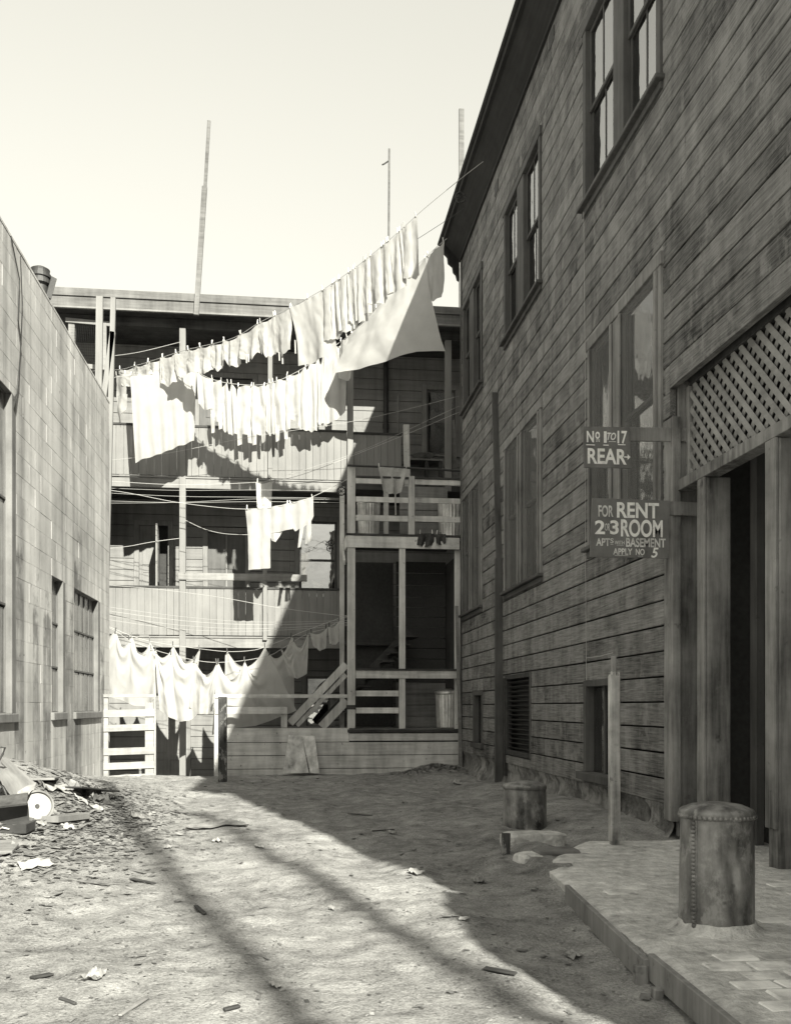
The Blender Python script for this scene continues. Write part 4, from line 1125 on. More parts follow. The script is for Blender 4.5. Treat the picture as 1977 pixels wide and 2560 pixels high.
# ---- second line: big sheet, shirts, towels, the wind-blown sheet
e_ = TX(1117, 596, 3.42)
LB = ((-4.3, 22.62), (1.3, 22.33))
LS = ((1.1, 22.34), (e_.x, e_.y))
polyB = [(283, 944), (330, 938), (410, 934), (490, 928), (520, 944), (560, 956), (610, 962), (650, 962), (690, 953), (716, 943), (752, 924), (800, 893), (846, 858), (876, 836), (930, 780), (1000, 706), (1065, 642), (1100, 610), (1117, 596)]
LB0 = ((-4.3, 21.8), (-1.5, 22.0))
cord([q for q in polyB if q[0] <= 491], *LB0, 'clothesline from which the big flat sheet hangs')
cord([q for q in polyB if 490 <= q[0] <= 846], *LB, 'second clothesline carrying the shirts before the top balcony')
cord([q for q in polyB if q[0] >= 846], *LS, 'clothesline carrying the wind-blown sheet up to the eave')
tB = lambda a, b: [(x, lerp_poly(polyB, x)) for x in (a, (a * 2 + b) / 3, (a + 2 * b) / 3, b)]
hang('bed_sheet', 'big flat white sheet hanging over the left part of the top balcony', LB0, tB(326, 491), [(339, 1157), (352, 1150), (402, 1134), (450, 1115), (486, 1101)], [328, 380, 440, 489], sag=2, amp=.035, folds=5, seed=2)
hang('garment', 'small white shirt hanging right of the big flat sheet', LB, tB(491, 533), [(497, 1010), (515, 1026), (532, 1022)], [494, 530], sag=3, amp=.05, folds=1.4, seed=9)
shirts = [(527, 556, 1078, 'white undershirt first in the row of shirts right of the small shirt'), (556, 590, 1084, 'white undershirt second in the row of hanging shirts'), (592, 632, 1110, 'long white shirt third in the row, reaching lowest'), (630, 664, 1110, 'long white shirt fourth in the row with dark fold'), (662, 692, 1088, 'white shirt fifth in the row of hanging shirts'),
          (688, 720, 1100, 'white shirt sixth in the row of hanging shirts'), (714, 750, 1072, 'white shirt with sharp peak seventh in the row'), (746, 790, 1078, 'fringed white shirt eighth in the row'), (788, 815, 1062, 'narrow white shirt left of the fringed towel')]
for i, (a, b, yb, lab) in enumerate(shirts):
    if i in (0, 2, 3, 5, 6):                                  # hung by the tails: shoulders and sleeves dangle
        c, yt = (a + b) / 2, lerp_poly(polyB, (a + b) / 2); l, r_ = a - 1, b + 2; w_ = r_ - l; k = 3 * math.sin(i * 2.1)
        patches('hanging_shirt', lab, LB, [[(l + 3, yt + 4), (r_ - 3, yt + 2), (r_, yt + 50), (l - 1, yt + 52)], [(l - 1, yt + 52), (r_, yt + 50), (r_ - 2, yb - 40), (l + 2, yb - 38 + k)], [(l + 2, yb - 38 + k), (r_ - 2, yb - 40), (r_ - w_ * .33, yb - 22), (l + w_ * .33, yb - 24)],
                [(l + 1, yb - 42 + k), (l + w_ * .36, yb - 34), (l + w_ * .34, yb + 2 + k), (l + w_ * .08, yb + 4)], [(r_ - w_ * .36, yb - 36), (r_ - 1, yb - 44), (r_ - w_ * .05, yb - 6 - k), (r_ - w_ * .3, yb - 2)]], seed=i * 2.1, amp=.04, pins=((l + 5, yt), (r_ - 5, yt - 1)), n=9, group='white shirts on the second line')
        continue
    hang('hanging_shirt', lab, LB, tB(a, b), [(a + 2, yb - 10), ((a + b) / 2, yb + 2), (b + 3, yb - 6 + 8 * math.sin(i))], [(a + b) / 2 - 4, (a + b) / 2 + 5], sag=15 + 6 * math.sin(i * 1.7), amp=.05, folds=1.5 + .8 * abs(math.sin(i * 2.2)), wave=.06, seed=i * 2.3 + .7, group='white shirts on the second line', nu=30)
hang('fringed_towel', 'checked-edge white towel with fringe draped before the porch door', LB, tB(806, 868), [(800, 1062), (840, 1052), (864, 1026)], [810, 838, 866], sag=9, amp=.05, folds=2, wr=.03, seed=5)
hang('hand_towel', 'white hand towel overlapping the left edge of the wind-blown sheet', LS, tB(850, 882), [(846, 945), (866, 952), (878, 946)], [853, 879], sag=4, amp=.05, folds=1.2, seed=6)
# the wind-blown sheet
A, B = LS; nrm = Vector((B[1] - A[1], A[0] - B[0], 0)).normalized(); nrm = -nrm if nrm.y > 0 else nrm
vs = []; nu, nv = 48, 30
tp_ = [(876, 836), (930, 780), (1000, 706), (1065, 642)]; bt = [(868, 948), (930, 936), (985, 908), (1040, 878), (1096, 870)]
for j in range(nv + 1):
    v = j / nv
    for i in range(nu + 1):
        u = i / nu
        xt = 876 + 189 * u; xb = 868 + 228 * u
        px = xt + (xb - xt) * v; py = lerp_poly(tp_, xt) + (lerp_poly(bt, xb) - lerp_poly(tp_, xt)) * v
        crease = u - (.98 - .72 * v)                          # slack fold falling from the right peg
        d = .5 * v * (1 - .35 * u) - .75 * max(0, crease) * v + .10 * math.sin(math.pi * v) * math.sin(math.pi * u)
        d += .035 * nz(u * 7, v * 4, 2) + .012 * nz(u * 18, v * 12, 3) + .006 * nz(u * 40, v * 30, 4)
        d += .02 * math.sin((u * 3.2 - v * .5) * 2 * math.pi) * (1 - v) ** .7 + .015 * math.sin(u * 23 + 3 * nz(u * 3, 1, 1)) * v
        vs.append(TL(px, py + 4 * math.sin(math.pi * u * 4) ** 2 * (1 - v), A, B) + nrm * d)
fs = [[j * (nu + 1) + i, (j + 1) * (nu + 1) + i, (j + 1) * (nu + 1) + i + 1, j * (nu + 1) + i + 1] for j in range(nv) for i in range(nu)]
sail = mk('blown_sheet', vs, fs, m_cloth, smooth=True, label='very large white sheet blown slantwise by the wind below the eave', cat='laundry')
for px in (880, 940, 1005, 1062): pin(TL(px, lerp_poly(polyB, px) - 4, *LS), sail, m_pin)
hang('pillowslip', 'white pillowslip at the eave end of the second line', LS, tB(1066, 1111), [(1066, 744), (1085, 756), (1110, 730)], [1069, 1108], sag=3, amp=.05, folds=1.5, seed=8)
# ---- middle line with long drawers and shirt
LC = ((-4.2, 21.75), (1.25, 20.98))
cord([(262, 1224), (330, 1234), (450, 1257), (590, 1272), (680, 1268), (760, 1250), (786, 1240), (860, 1203), (873, 1190)], *LC, 'middle clothesline carrying long drawers to the stair tower')
patches('long_drawers', 'long white drawers with one leg hanging on the middle line', LC, [[(613, 1272), (668, 1270), (676, 1345), (621, 1345)], [(621, 1345), (676, 1345), (676, 1420), (621, 1425)], [(664, 1270), (728, 1257), (732, 1322), (672, 1335)], [(672, 1335), (705, 1330), (690, 1356), (680, 1352)]], seed=1, amp=.03, pins=((618, 1268), (664, 1267), (719, 1256)))
patches('apron_shirt', 'white shirt with hanging apron strings right of the long drawers', LC, [[(722, 1259), (783, 1242), (784, 1290), (730, 1318)], [(730, 1318), (784, 1290), (775, 1308), (738, 1328)], [(768, 1304), (778, 1302), (779, 1352), (763, 1360)], [(750, 1318), (760, 1314), (752, 1368), (745, 1370)]], seed=7, amp=.025, pins=((726, 1256), (780, 1241)), n=9)
LG = ((-4.2, 22.3), (1.25, 21.9))
cord([(262, 1202), (450, 1212), (640, 1206), (670, 1202), (760, 1185), (1000, 1092), (1148, 1030)], *LG, 'thin clothesline rising past the grey cloth to the top porch')
hang('grey_cloth', 'grey cloth hanging above the long drawers', LG, [(640, 1206), (660, 1204), (681, 1202)], [(643, 1268), (660, 1274), (678, 1268)], [644, 678], sag=5, amp=.03, folds=1.3, seed=3, mat=m_cloth_g)
# ---- low double line with the heavy sheets
LD, LE = ((-4.15, 21.5), (1.22, 21.0)), ((-4.15, 21.95), (1.22, 21.3))
polyD = [(258, 1562), (290, 1578), (325, 1600), (385, 1624), (430, 1637), (485, 1650), (540, 1656), (612, 1651), (675, 1638), (705, 1622), (740, 1600), (776, 1582), (815, 1571), (848, 1552), (868, 1542)]
polyE = [(258, 1560), (325, 1588), (375, 1603), (435, 1613), (500, 1622), (570, 1629), (630, 1626), (663, 1617), (720, 1595), (760, 1578), (868, 1538)]
cord(polyD, *LD, 'front cord of the low double clothesline holding the draped sheets')
cord(polyE, *LE, 'rear cord of the low double clothesline holding the draped sheets')
def tD(a, b, poly=None): return [(x, lerp_poly(poly or polyD, x)) for x in [a + (b - a) * k / 6 for k in range(7)]]
kw = dict(pinm=m_pind, nv=34)
hang('draped_sheet', 'white sheet draped behind the gate nearest the block building', LD, tD(268, 386), [(266, 1742), (300, 1748), (335, 1764), (362, 1766), (392, 1742)], [290, 323, 378], sag=26, amp=.05, folds=2.5, wr=.055, seed=1, **kw)
hang('draped_sheet', 'white sheet pulled into swags right of the gate with rounded hem', LD, tD(386, 488), [(398, 1774), (420, 1790), (448, 1804), (472, 1803), (494, 1786)], [389, 428, 484], sag=30, amp=.06, folds=2.5, wr=.06, seed=2, **kw)
hang('draped_sheet', 'white sheet with deep swags left of the charred post', LD, tD(484, 545), [(474, 1768), (495, 1784), (520, 1785), (533, 1776)], [488, 541], sag=34, amp=.06, folds=1.8, wr=.06, seed=3, **kw)
hang('draped_sheet', 'long sheet with swags hanging behind the charred post', LD, tD(543, 678), [(531, 1838), (560, 1822), (640, 1815), (742, 1776)], [546, 611, 674], sag=46, amp=.055, folds=4, wr=.06, seed=4, **kw)
hang('draped_sheet', 'rear white sheet hung on the back cord left of centre', LE, tD(325, 500, polyE), [(335, 1720), (400, 1735), (490, 1735)], [330, 375, 433, 498], sag=36, amp=.05, folds=4, wr=.05, seed=5, **kw)
hang('draped_sheet', 'rear greyish sheet hung on the back cord above the skirt boards', LE, tD(562, 735, polyE), [(560, 1790), (650, 1788), (735, 1765)], [568, 662, 728], sag=40, amp=.05, folds=4, wr=.05, seed=6, **kw)
hang('child_shirt', 'white child shirt hung by its tails near the stairs', LD, tD(702, 772), [(722, 1690), (744, 1697), (768, 1684)], [705, 735, 768], sag=24, amp=.05, folds=1.5, wr=.04, seed=7, **kw)
hang('baby_shirt', 'small white baby shirt between child shirt and last vest', LD, tD(775, 818), [(783, 1615), (800, 1628), (815, 1620)], [778, 815], sag=9, amp=.05, folds=1.5, seed=8, **kw)
hang('baby_shirt', 'tiny white vest last before the stair tower post', LD, tD(820, 850), [(824, 1610), (838, 1612), (848, 1604)], [823, 847], sag=8, amp=.04, folds=1.2, seed=9, **kw)
# loose cords strung across the porches
cord([(262, 1462), (400, 1474), (560, 1495), (700, 1520), (868, 1541)], (-4.2, 22), (1.25, 20.98), 'slack cord slanting down across the middle balcony to the tower')
for k_, (ya_, yb_, yc) in enumerate(((1516, 1555, 1551), (1526, 1562, 1556), (1538, 1572, 1560), (1548, 1578, 1564))):
    cord([(262, ya_), (450, ya_ + 25), (640, yb_), (868, yc)], (-4.2, 22.05), (1.25, 21.02 + k_ * .01), '%s cord of the bundle strung low across the middle balcony front' % ('highest', 'second highest', 'third highest', 'lowest')[k_], r=.0045, group='bundle of cords')
for k_, (ya_, yb_) in enumerate(((1220, 1228), (1232, 1246), (1252, 1257), (1258, 1250))):
    cord([(262, ya_), (450, (ya_ + yb_) / 2 + 2), (650, yb_ - 3), (862, yb_)], (-4.2, 22.5), (1.25, 21.2), '%s cord crossing the dark middle porch opening' % ('topmost', 'second', 'third', 'lowest')[k_], r=.0045, group='cords across the dark porch')
cord([(262, 1372), (320, 1366), (380, 1355), (448, 1346)], (-4.2, 22.7), (-2.6, 22.75), 'short cord tied to the porch post below the middle opening')
cord([(463, 1300), (510, 1322), (560, 1334), (620, 1337)], (-2.6, 22.75), (1.2, 22.5), 'sagging cord looping right from the porch post')
cord([(281, 890), (350, 880), (452, 855)], (-4.2, 22.7), (-2.6, 22.75), 'cord tied to the top porch post left of the towels')
cord([(281, 1150), (420, 1133), (640, 1090), (900, 1050), (1148, 990)], (-4.2, 22.4), (3.9, 21.3), 'thin cord slanting up across the top balcony front', r=.0045)
cord([(722, 1187), (900, 1128), (1080, 1046), (1148, 1015)], (-.1, 22.6), (4.0, 21.5), 'thin cord rising across the shaded end of the top balcony', r=.005)
cord([(1030, 606), (1120, 548), (1160, 520)], (3.0, 20), (3.42, 19.3), 'short wire to the pulley on the eave', r=.005, mat=m_iron)
# pulleys
def pulley(c, r_, label, axis=(0, 1, 0)):
    t_ = thing('pulley', c, label, 'pulley')
    n = 20; ring = [Vector(c) + Vector((math.cos(2 * math.pi * k / n) * r_, 0, math.sin(2 * math.pi * k / n) * r_)) for k in range(n + 1)]
    MB().tube(ring, r_ * .16, 6, cap=False).build('rim', m_iron, t_)
    s_ = MB()
    for k in range(4):
        a = math.pi * k / 4; d_ = Vector((math.cos(a) * r_, 0, math.sin(a) * r_)); s_.tube([Vector(c) - d_, Vector(c) + d_], r_ * .08, 5)
    s_.build('spokes', m_iron, t_)
pulley(TY(853, 1228, 21.2), .095, 'iron clothesline pulley on the left side of the stair tower')
pulley(TY(828, 1357, 24.2), .075, 'small iron pulley before the middle porch window')
pulley(TX(1151, 494, 3.3), .1, 'pale clothesline pulley under the dark house eave')

# ================================================================== CLOTHS, CANS AND THINGS ON THE STAIR TOWER
LR = ((1.3, YT - .06), (3.9, YT - .06))
hang('trousers', 'pale trousers folded over the rod of the tower landing', LR, [(945, 1167), (980, 1169), (1018, 1171)], [(959, 1232), (985, 1236), (1003, 1230)], [947, 1016], sag=0, amp=.03, folds=2, seed=4, mat=m_cloth_g, cat='trousers')
MB().beam(TY(988, 1236, YT - .07), TY(989, 1288, YT - .07), .03, .006, up=(0, 1, 0)).build('white_strip', m_cloth, label='thin white strip dangling below the trousers', cat='strip')
hang('dark_rag', 'black rag drooping over the landing fascia', LR, [(1046, 1334), (1064, 1333), (1086, 1334)], [(1042, 1362), (1065, 1369), (1085, 1360)], [1050, 1080], sag=0, amp=.04, folds=2, seed=1, mat=m_rag, cat='rag')
hang('dark_rag', 'smaller black rag right of the first on the landing fascia', LR, [(1088, 1335), (1100, 1334), (1114, 1335)], [(1090, 1360), (1101, 1363), (1114, 1358)], [1092, 1110], sag=0, amp=.04, folds=1, seed=5, mat=m_rag, cat='rag')
def can(c, r_, h_, label, lid=True, ribs=26, mat=None):
    t_ = thing('trash_can', c, label, 'trash can', 'galvanised trash cans')
    n = ribs * 4
    warp = lambda a, z: 1 + .028 * math.cos(a * ribs)
    prof = [(0, .01), (r_ * .88, .01), (r_ * .885, .03)] + [(r_ * (.885 + .115 * k / 8), .05 + (h_ - .1) * k / 8) for k in range(9)]
    MB().lathe(c, prof, n, warp).build('body', mat or m_galv, t_, smooth=True)
    MB().lathe(c, [(r_ * 1.0, h_ - .05), (r_ * 1.05, h_ - .045), (r_ * 1.05, h_ - .005), (r_ * .98, h_)], 40).build('rim', mat or m_galv, t_, smooth=True)
    if lid: MB().lathe(c, [(r_ * 1.09, h_ - .02), (r_ * 1.09, h_ + .025), (r_ * .9, h_ + .05), (r_ * .4, h_ + .09), (0, h_ + .1)], 40).build('lid', mat or m_galv, t_, smooth=True)
    hnd = MB(); a = -.5
    hnd.tube([Vector(c) + Vector((math.cos(a + q) * r_ * (1.0 + .16 * (1 - abs(q) / .22)), math.sin(a + q) * r_ * (1.0 + .16 * (1 - abs(q) / .22)), h_ * .62)) for q in (-.22, -.12, 0, .12, .22)], .012, 6)
    hnd.build('handle', m_iron, t_)
p = TY(1120, 1820, YT + .45); can((p.x - .02, YT + .5, .955), .27, .84, 'ribbed trash can on the deck beside the dark house corner', lid=True)
p = TY(922, 1330, YT + .7); can((p.x, YT + .75, 5.415), .27, .86, 'dented ribbed trash can behind the left bay of the landing rail', lid=False)
p = TY(1120, 1335, YT + .7); can((p.x + .05, YT + .6, 5.415), .31, .9, 'shiny ribbed trash can behind the right bay of the landing rail', lid=False)
# pale board leaning on the skirt, rag in the corner of the deck
m = MB()
for (tl, tr, br, bl, dy) in (((722, 1838), (756, 1842), (772, 1932), (706, 1934), 0), ((756, 1842), (787, 1840), (799, 1934), (776, 1932), -.05)):
    q = [TY(*tl, YT - .05), TY(*tr, YT - .05), TY(*br, YT - .5 + dy), TY(*bl, YT - .5)]
    o_ = [v + Vector((0, .02, .005)) for v in q]
    m.add(q + o_, [[0, 3, 2, 1], [4, 5, 6, 7]] + [[i, (i + 1) % 4, 4 + (i + 1) % 4, 4 + i] for i in range(4)])
m.build('leaning_board', surf('stained_pale_board', .5, .1, GZ, .4, 3, .3, (8, 8, .6), .05, spots=.5), label='pale stained board leaning on the skirt below the deck', cat='board')

# ================================================================== BOLLARDS FROM OLD BOILERS, POST, KERB STONES
def bollard(c, r_, h_, label, rivets, seam_a):
    t_ = thing('bollard', c, label, 'bollard', 'boiler bollards')
    C = Vector(c)
    def warp(a, z):
        k = 1 + .012 * math.sin(3 * a + z * 4) + .01 * nz(math.cos(a) * 2, math.sin(a) * 2, z * 3)
        for (da, dz, wa, wz, dep) in ((-1.65, .50, .13, .13, .15), (-1.5, .40, .09, .09, .13), (-1.85, .58, .10, .10, .10), (-1.35, .58, .12, .12, .08), (-1.45, .14, .2, .10, .10), (-2.3, .3, .25, .2, .03)):
            q = (a + math.pi) % (2 * math.pi) - math.pi
            k -= dep * math.exp(-((q - da) / wa) ** 2 - ((z - dz * h_ / .82) / wz) ** 2) * (1 if rivets else .4)
        return k
    prof = [(r_ * (1.03 - .05 * (k / 40)), -.1 + (h_ + .1) * k / 40) for k in range(41)]
    MB().lathe(c, prof, 96, warp).build('shell', m_boiler, t_, smooth=True)
    MB().lathe(c, [(r_ * .985, h_ - .045), (r_ * 1.015, h_ - .043), (r_ * 1.02, h_ - .006), (r_ * 1.005, h_ + .004), (r_ * .95, h_ + .012), (r_ * .7, h_ + .034), (r_ * .35, h_ + .046), (0, h_ + .05)], 64).build('cap', m_boiler, t_, smooth=True)
    if rivets:
        s_ = MB(); pr = []
        for k in range(21):
            z_ = .02 + (h_ - .07) * k / 20
            for q in (-.02, .035):
                rr = r_ * (1.03 - .05 * (z_ + .1) / (h_ + .1)) * warp(seam_a + q, z_) + .006
                pr.append(C + Vector((math.cos(seam_a + q) * rr, math.sin(seam_a + q) * rr, z_)))
        s_.add(pr, [[2 * k, 2 * k + 1, 2 * k + 3, 2 * k + 2] for k in range(20)]); 
        rv = MB().lathe((0, 0, 0), [(.0155, -.004), (.014, .005), (.009, .011), (0, .013)], 10)
        me = bpy.data.meshes.new('rivet'); me.from_pydata(rv.v, [], rv.f); me.materials.append(m_boiler); me.polygons.foreach_set('use_smooth', [True] * len(me.polygons))
        def rivet(a, z_):
            rr = r_ * (1.03 - .05 * (z_ + .1) / (h_ + .1)) * warp(a, z_) + (.004 if z_ > h_ - .05 else .001)
            inst('rivet', me, C + Vector((math.cos(a) * rr, math.sin(a) * rr, z_)), t_, (0, math.pi / 2, a))
        for k in range(46): rivet(2 * math.pi * k / 46, h_ - .03)
        for k in range(26): rivet(seam_a - .06 + .0012 * k, h_ - .065 - k * (h_ - .09) / 26)
        sm = MB(); 
        pts = []
        for k in range(24):
            z_ = .03 + (h_ - .075) * k / 23; a = seam_a + .05 - .03 * (1 - z_ / h_)
            rr = r_ * (1.03 - .05 * (z_ + .1) / (h_ + .1)) * warp(a, z_) + .001
            pts.append(C + Vector((math.cos(a) * rr, math.sin(a) * rr, z_)))
        sm.tube(pts, .006, 6).build('seam', m_boiler, t_)
        MB().lathe(c, [(r_ * 1.4, -.012), (r_ * 1.25, .012), (r_ * 1.1, .03), (r_ * 1.04, .06), (r_ * .99, .065)], 64, lambda a, z_: 1 + .07 * nz(math.cos(a) * 2.5, math.sin(a) * 2.5, z_ * 9) - .05 * max(0, nz(math.cos(a) * 4, math.sin(a) * 4, 1)) * (z_ > .02)).build('cement_collar', m_walk, t_, smooth=True)
    return t_
bollard((2.53, 5.22, .125), .213, .71, 'riveted dented boiler bollard set in the sidewalk, nearest the camera', True, -math.pi / 2 - .62 - .42)
bollard((2.68, 10.3, .02), .245, .535, 'plain rusty boiler bollard farther off behind broken concrete', False, 0)
p = TZ(1535, 2128, .06)
wp = thing('fence_post', p, 'splintered whitewashed post standing before the basement window', 'post')
yy = p.y
m = MB()
tpx = TY(1534, 1690, yy); m.beam((p.x, yy, .16), (tpx.x, yy, tpx.z), .092, .09, up=(0, 1, 0)); m.beam((p.x, yy, -.1), (p.x, yy, .22), .075, .08, up=(0, 1, 0))
for k in range(5):
    x = tpx.x - .04 + k * .02; m.beam((x, yy + .01 * (k % 2), tpx.z - .05), (x + .003, yy, tpx.z + .015 + .03 * abs(math.sin(k * 2.1))), .017, .06, up=(0, 1, 0))
m.build('post', surf('peeling_whitewash', .42, .3, (18, 18, 1.2), .45, 3, .35, rand=0, bump=.35, spots=.7, spot_s=9), wp)
a, b = TY(1533, 1640, yy + .03), TY(1533, 1692, yy + .03)
MB().beam(b, a, .045, .04, up=(0, 1, 0)).build('stake', m_postw, wp)
MB().tube([TY(1531, 1632, yy + .03), TY(1500, 1640, yy + .5), TY(1465, 1645, yy + 1.2)], .004, 4).build('tie_wire', m_line, wp)
def rock(name, c, sx, sy, sz, mat, label, cat, seed, rot=0, n=12, sq=.28):
    vs, fs = [], []
    for i in range(n + 1):
        th_ = math.pi * i / n
        for j in range(2 * n):
            ph = math.pi * j / n
            d_ = Vector((math.sin(th_) * math.cos(ph), math.sin(th_) * math.sin(ph), math.cos(th_)))
            d_ = Vector([math.copysign(abs(x) ** sq, x) for x in d_])          # towards a block
            k = 1 + .14 * nz(d_.x * 1.5, d_.y * 1.5, d_.z * 1.5 + seed) + .07 * nz(d_.x * 4, d_.y * 4, d_.z * 4 + seed)
            x, y, z_ = d_.x * sx * k, d_.y * sy * k, d_.z * sz * k
            vs.append(Vector(c) + Vector((x * math.cos(rot) - y * math.sin(rot), x * math.sin(rot) + y * math.cos(rot), z_)))
    for i in range(n):
        for j in range(2 * n): fs.append([i * 2 * n + j, (i + 1) * 2 * n + j, (i + 1) * 2 * n + (j + 1) % (2 * n), i * 2 * n + (j + 1) % (2 * n)])
    return mk(name, vs, fs, mat, smooth=False, label=label, cat=cat)
p = TZ(1343, 2105, .12); rock('concrete_lump', (p.x, p.y + .15, .1), .31, .16, .1, m_walk, 'broken curved concrete lump before the farther bollard', 'concrete', 1, .1)
p = TZ(1388, 2126, .14); rock('concrete_slab', (p.x, p.y, .13), .21, .12, .028, m_conc, 'thin broken concrete slab lying at the head of the sidewalk', 'concrete', 5, .05)
p = TZ(1322, 2160, .05); rock('concrete_lump', (p.x, p.y + .05, .03), .11, .1, .11, m_walk, 'small broken concrete lump at the corner of the sidewalk', 'concrete', 9, .3)
p = TZ(1262, 2160, .0); MB().beam((p.x, p.y, -.15), (p.x + .02, p.y + .05, .28), .07, .075, up=(0, 1, 0)).build('rotten_stump', m_black, label='dark rotten stump left of the broken concrete', cat='stump')
p = TZ(1271, 2100, .25); 

# ================================================================== RUBBISH HEAP BY THE BLOCK WALL
def crumple(name, px, py, sx, sy, hgt, mat, label, cat='paper', seed=0, n=8, rot=None, group=None, lift=.01):
    g = G(px, py); rot = rnd.uniform(0, 6.3) if rot is None else rot
    vs = []
    for j in range(n + 1):
        for i in range(n + 1):
            u, v = i / n * 2 - 1, j / n * 2 - 1
            ed = 1 + .22 * nz(u * 1.3, v * 1.3, seed + 4)
            x, y = u * sx * ed, v * sy * ed
            X, Y = g.x + x * math.cos(rot) - y * math.sin(rot), g.y + x * math.sin(rot) + y * math.cos(rot)
            z_ = gh(X, Y) + lift + hgt * abs(nz(u * 1.4 + seed, v * 1.4, seed)) * 2 + hgt * .4 * abs(nz(u * 4, v * 4, seed))
            vs.append((X, Y, z_))
    fs = [[j * (n + 1) + i, j * (n + 1) + i + 1, (j + 1) * (n + 1) + i + 1, (j + 1) * (n + 1) + i] for j in range(n) for i in range(n)]
    return mk(name, vs, fs, mat, label=label, cat=cat, group=group)
# wheel of pressed steel standing against the heap
g = G(94, 2046)
wh = thing('wheel', g, 'pale disc wheel with dark hub standing in the rubbish heap', 'wheel')
c0 = Vector((g.x, g.y, g.z + .16))
def disc(prof, n=40, tilt=.35):
    m_ = MB(); vs, fs = [], []
    ax = Vector((math.sin(tilt), -math.cos(tilt), .12)).normalized(); e1 = ax.cross(Vector((0, 0, 1))).normalized(); e2 = e1.cross(ax)
    for (r_, h_) in prof:
        for k in range(n): a = 2 * math.pi * k / n; vs.append(c0 + (e1 * math.cos(a) + e2 * math.sin(a)) * r_ + ax * h_)
    for i in range(len(prof) - 1):
        for k in range(n): fs.append([i * n + k, i * n + (k + 1) % n, (i + 1) * n + (k + 1) % n, (i + 1) * n + k])
    return m_.add(vs, fs)
disc([(.0, .0), (.03, .0), (.06, -.004), (.13, -.012), (.148, -.01), (.15, -.05)]).build('disc', m_enamel, wh, smooth=True)
disc([(.15, -.05), (.15, .012), (.156, .02), (.172, .02), (.175, 0), (.172, -.05)]).build('rim', m_card, wh, smooth=False)
disc([(0, .012), (.012, .012), (.014, .014), (.022, .014), (.025, 0)], 16).build('hub', m_iron, wh)
# enamelled hood bent over, iron rod, open black case
def sheet(name, pts_px, depth, mat, label, cat, thick=.006, bulge=.0, parent=None, n=12):
    """bent metal sheet: four photo px corners with their own distances along the alley"""
    q = [TY(px, py, Y) for (px, py), Y in zip(pts_px, depth)]
    vs = []
    for s_ in (0, 1):
        for j in range(n + 1):
            for i in range(n + 1):
                u, v = i / n, j / n
                p_ = (q[0] * (1 - u) + q[1] * u) * (1 - v) + (q[3] * (1 - u) + q[2] * u) * v
                p_ = p_ + Vector((0, -bulge * math.sin(math.pi * u) * math.sin(math.pi * v * .9 + .2) + .025 * nz(u * 3, v * 3, bulge * 9) + s_ * thick, .02 * nz(u * 4, v * 4, 7)))
                vs.append(p_)
    k = (n + 1) ** 2
    fs = [[j * (n + 1) + i, (j + 1) * (n + 1) + i, (j + 1) * (n + 1) + i + 1, j * (n + 1) + i + 1] for j in range(n) for i in range(n)]
    fs += [[k + t_ for t_ in f[::-1]] for f in fs]
    return mk(name, vs, fs, mat, parent, smooth=True, label=label, cat=cat)
sheet('metal_hood', [(-30, 1900), (14, 1893), (92, 1958), (40, 2010)], (9.6, 10.6, 10.7, 9.9), m_enamel, 'bent chipped white enamel sheet leaning in the rubbish heap', 'sheet metal', bulge=.12)
sheet('metal_hood', [(30, 1985), (92, 1955), (86, 1975), (40, 2005)], (10.0, 10.5, 10.3, 9.9), m_enamel, 'torn pale scrap of sheet metal over the disc wheel', 'sheet metal', bulge=.04)
m = MB(); m.tube([TY(2, 1868, 9.9), TY(14, 1869, 9.9), TY(8, 1885, 9.9), TY(-4, 1905, 9.85), TY(-2, 1950, 9.8), TY(14, 1980, 9.8), TY(22, 2000, 9.8)], .012, 7)
m.build('bent_rod', m_iron, label='bent iron rod curving over the enamel sheet', cat='rod')
g = G(30, 2085); cs = thing('open_case', g, 'open black case lying at the left edge of the yard', 'case')
m = MB(); bx0, by0 = g.x - .42, g.y
m.box(bx0, bx0 + .56, by0, by0 + .02, g.z, g.z + .09); m.box(bx0, bx0 + .56, by0 + .32, by0 + .34, g.z, g.z + .09); m.box(bx0 + .54, bx0 + .56, by0 + .021, by0 + .319, g.z, g.z + .09); m.box(bx0, bx0 + .54, by0 + .021, by0 + .319, g.z + .0, g.z + .015)
m.build('tray', m_iron, cs)
m = MB()
vs = []
for i in range(13):
    a = math.pi * .55 * i / 12
    for x in (bx0, bx0 + .5): vs.append((x, by0 + .33 - .02 - .2 * (1 - math.cos(a)) * .6 + .02, g.z + .09 + .22 * math.sin(a)))
m.add(vs, [[2 * i, 2 * i + 1, 2 * i + 3, 2 * i + 2] for i in range(12)]); m.build('lid', m_iron, cs, smooth=True)
m = MB(); m.beam((bx0 - .1, by0 + .1, g.z + .27), (bx0 + .52, by0 + .2, g.z + .33), .2, .03, up=(0, -.5, 1)); m.build('flap', m_rag, cs)
MB().tube([(bx0 + .30, by0 - .012, g.z + .05), (bx0 + .34, by0 - .03, g.z + .07), (bx0 + .40, by0 - .012, g.z + .05)], .008, 6).build('latch', m_galv, cs)
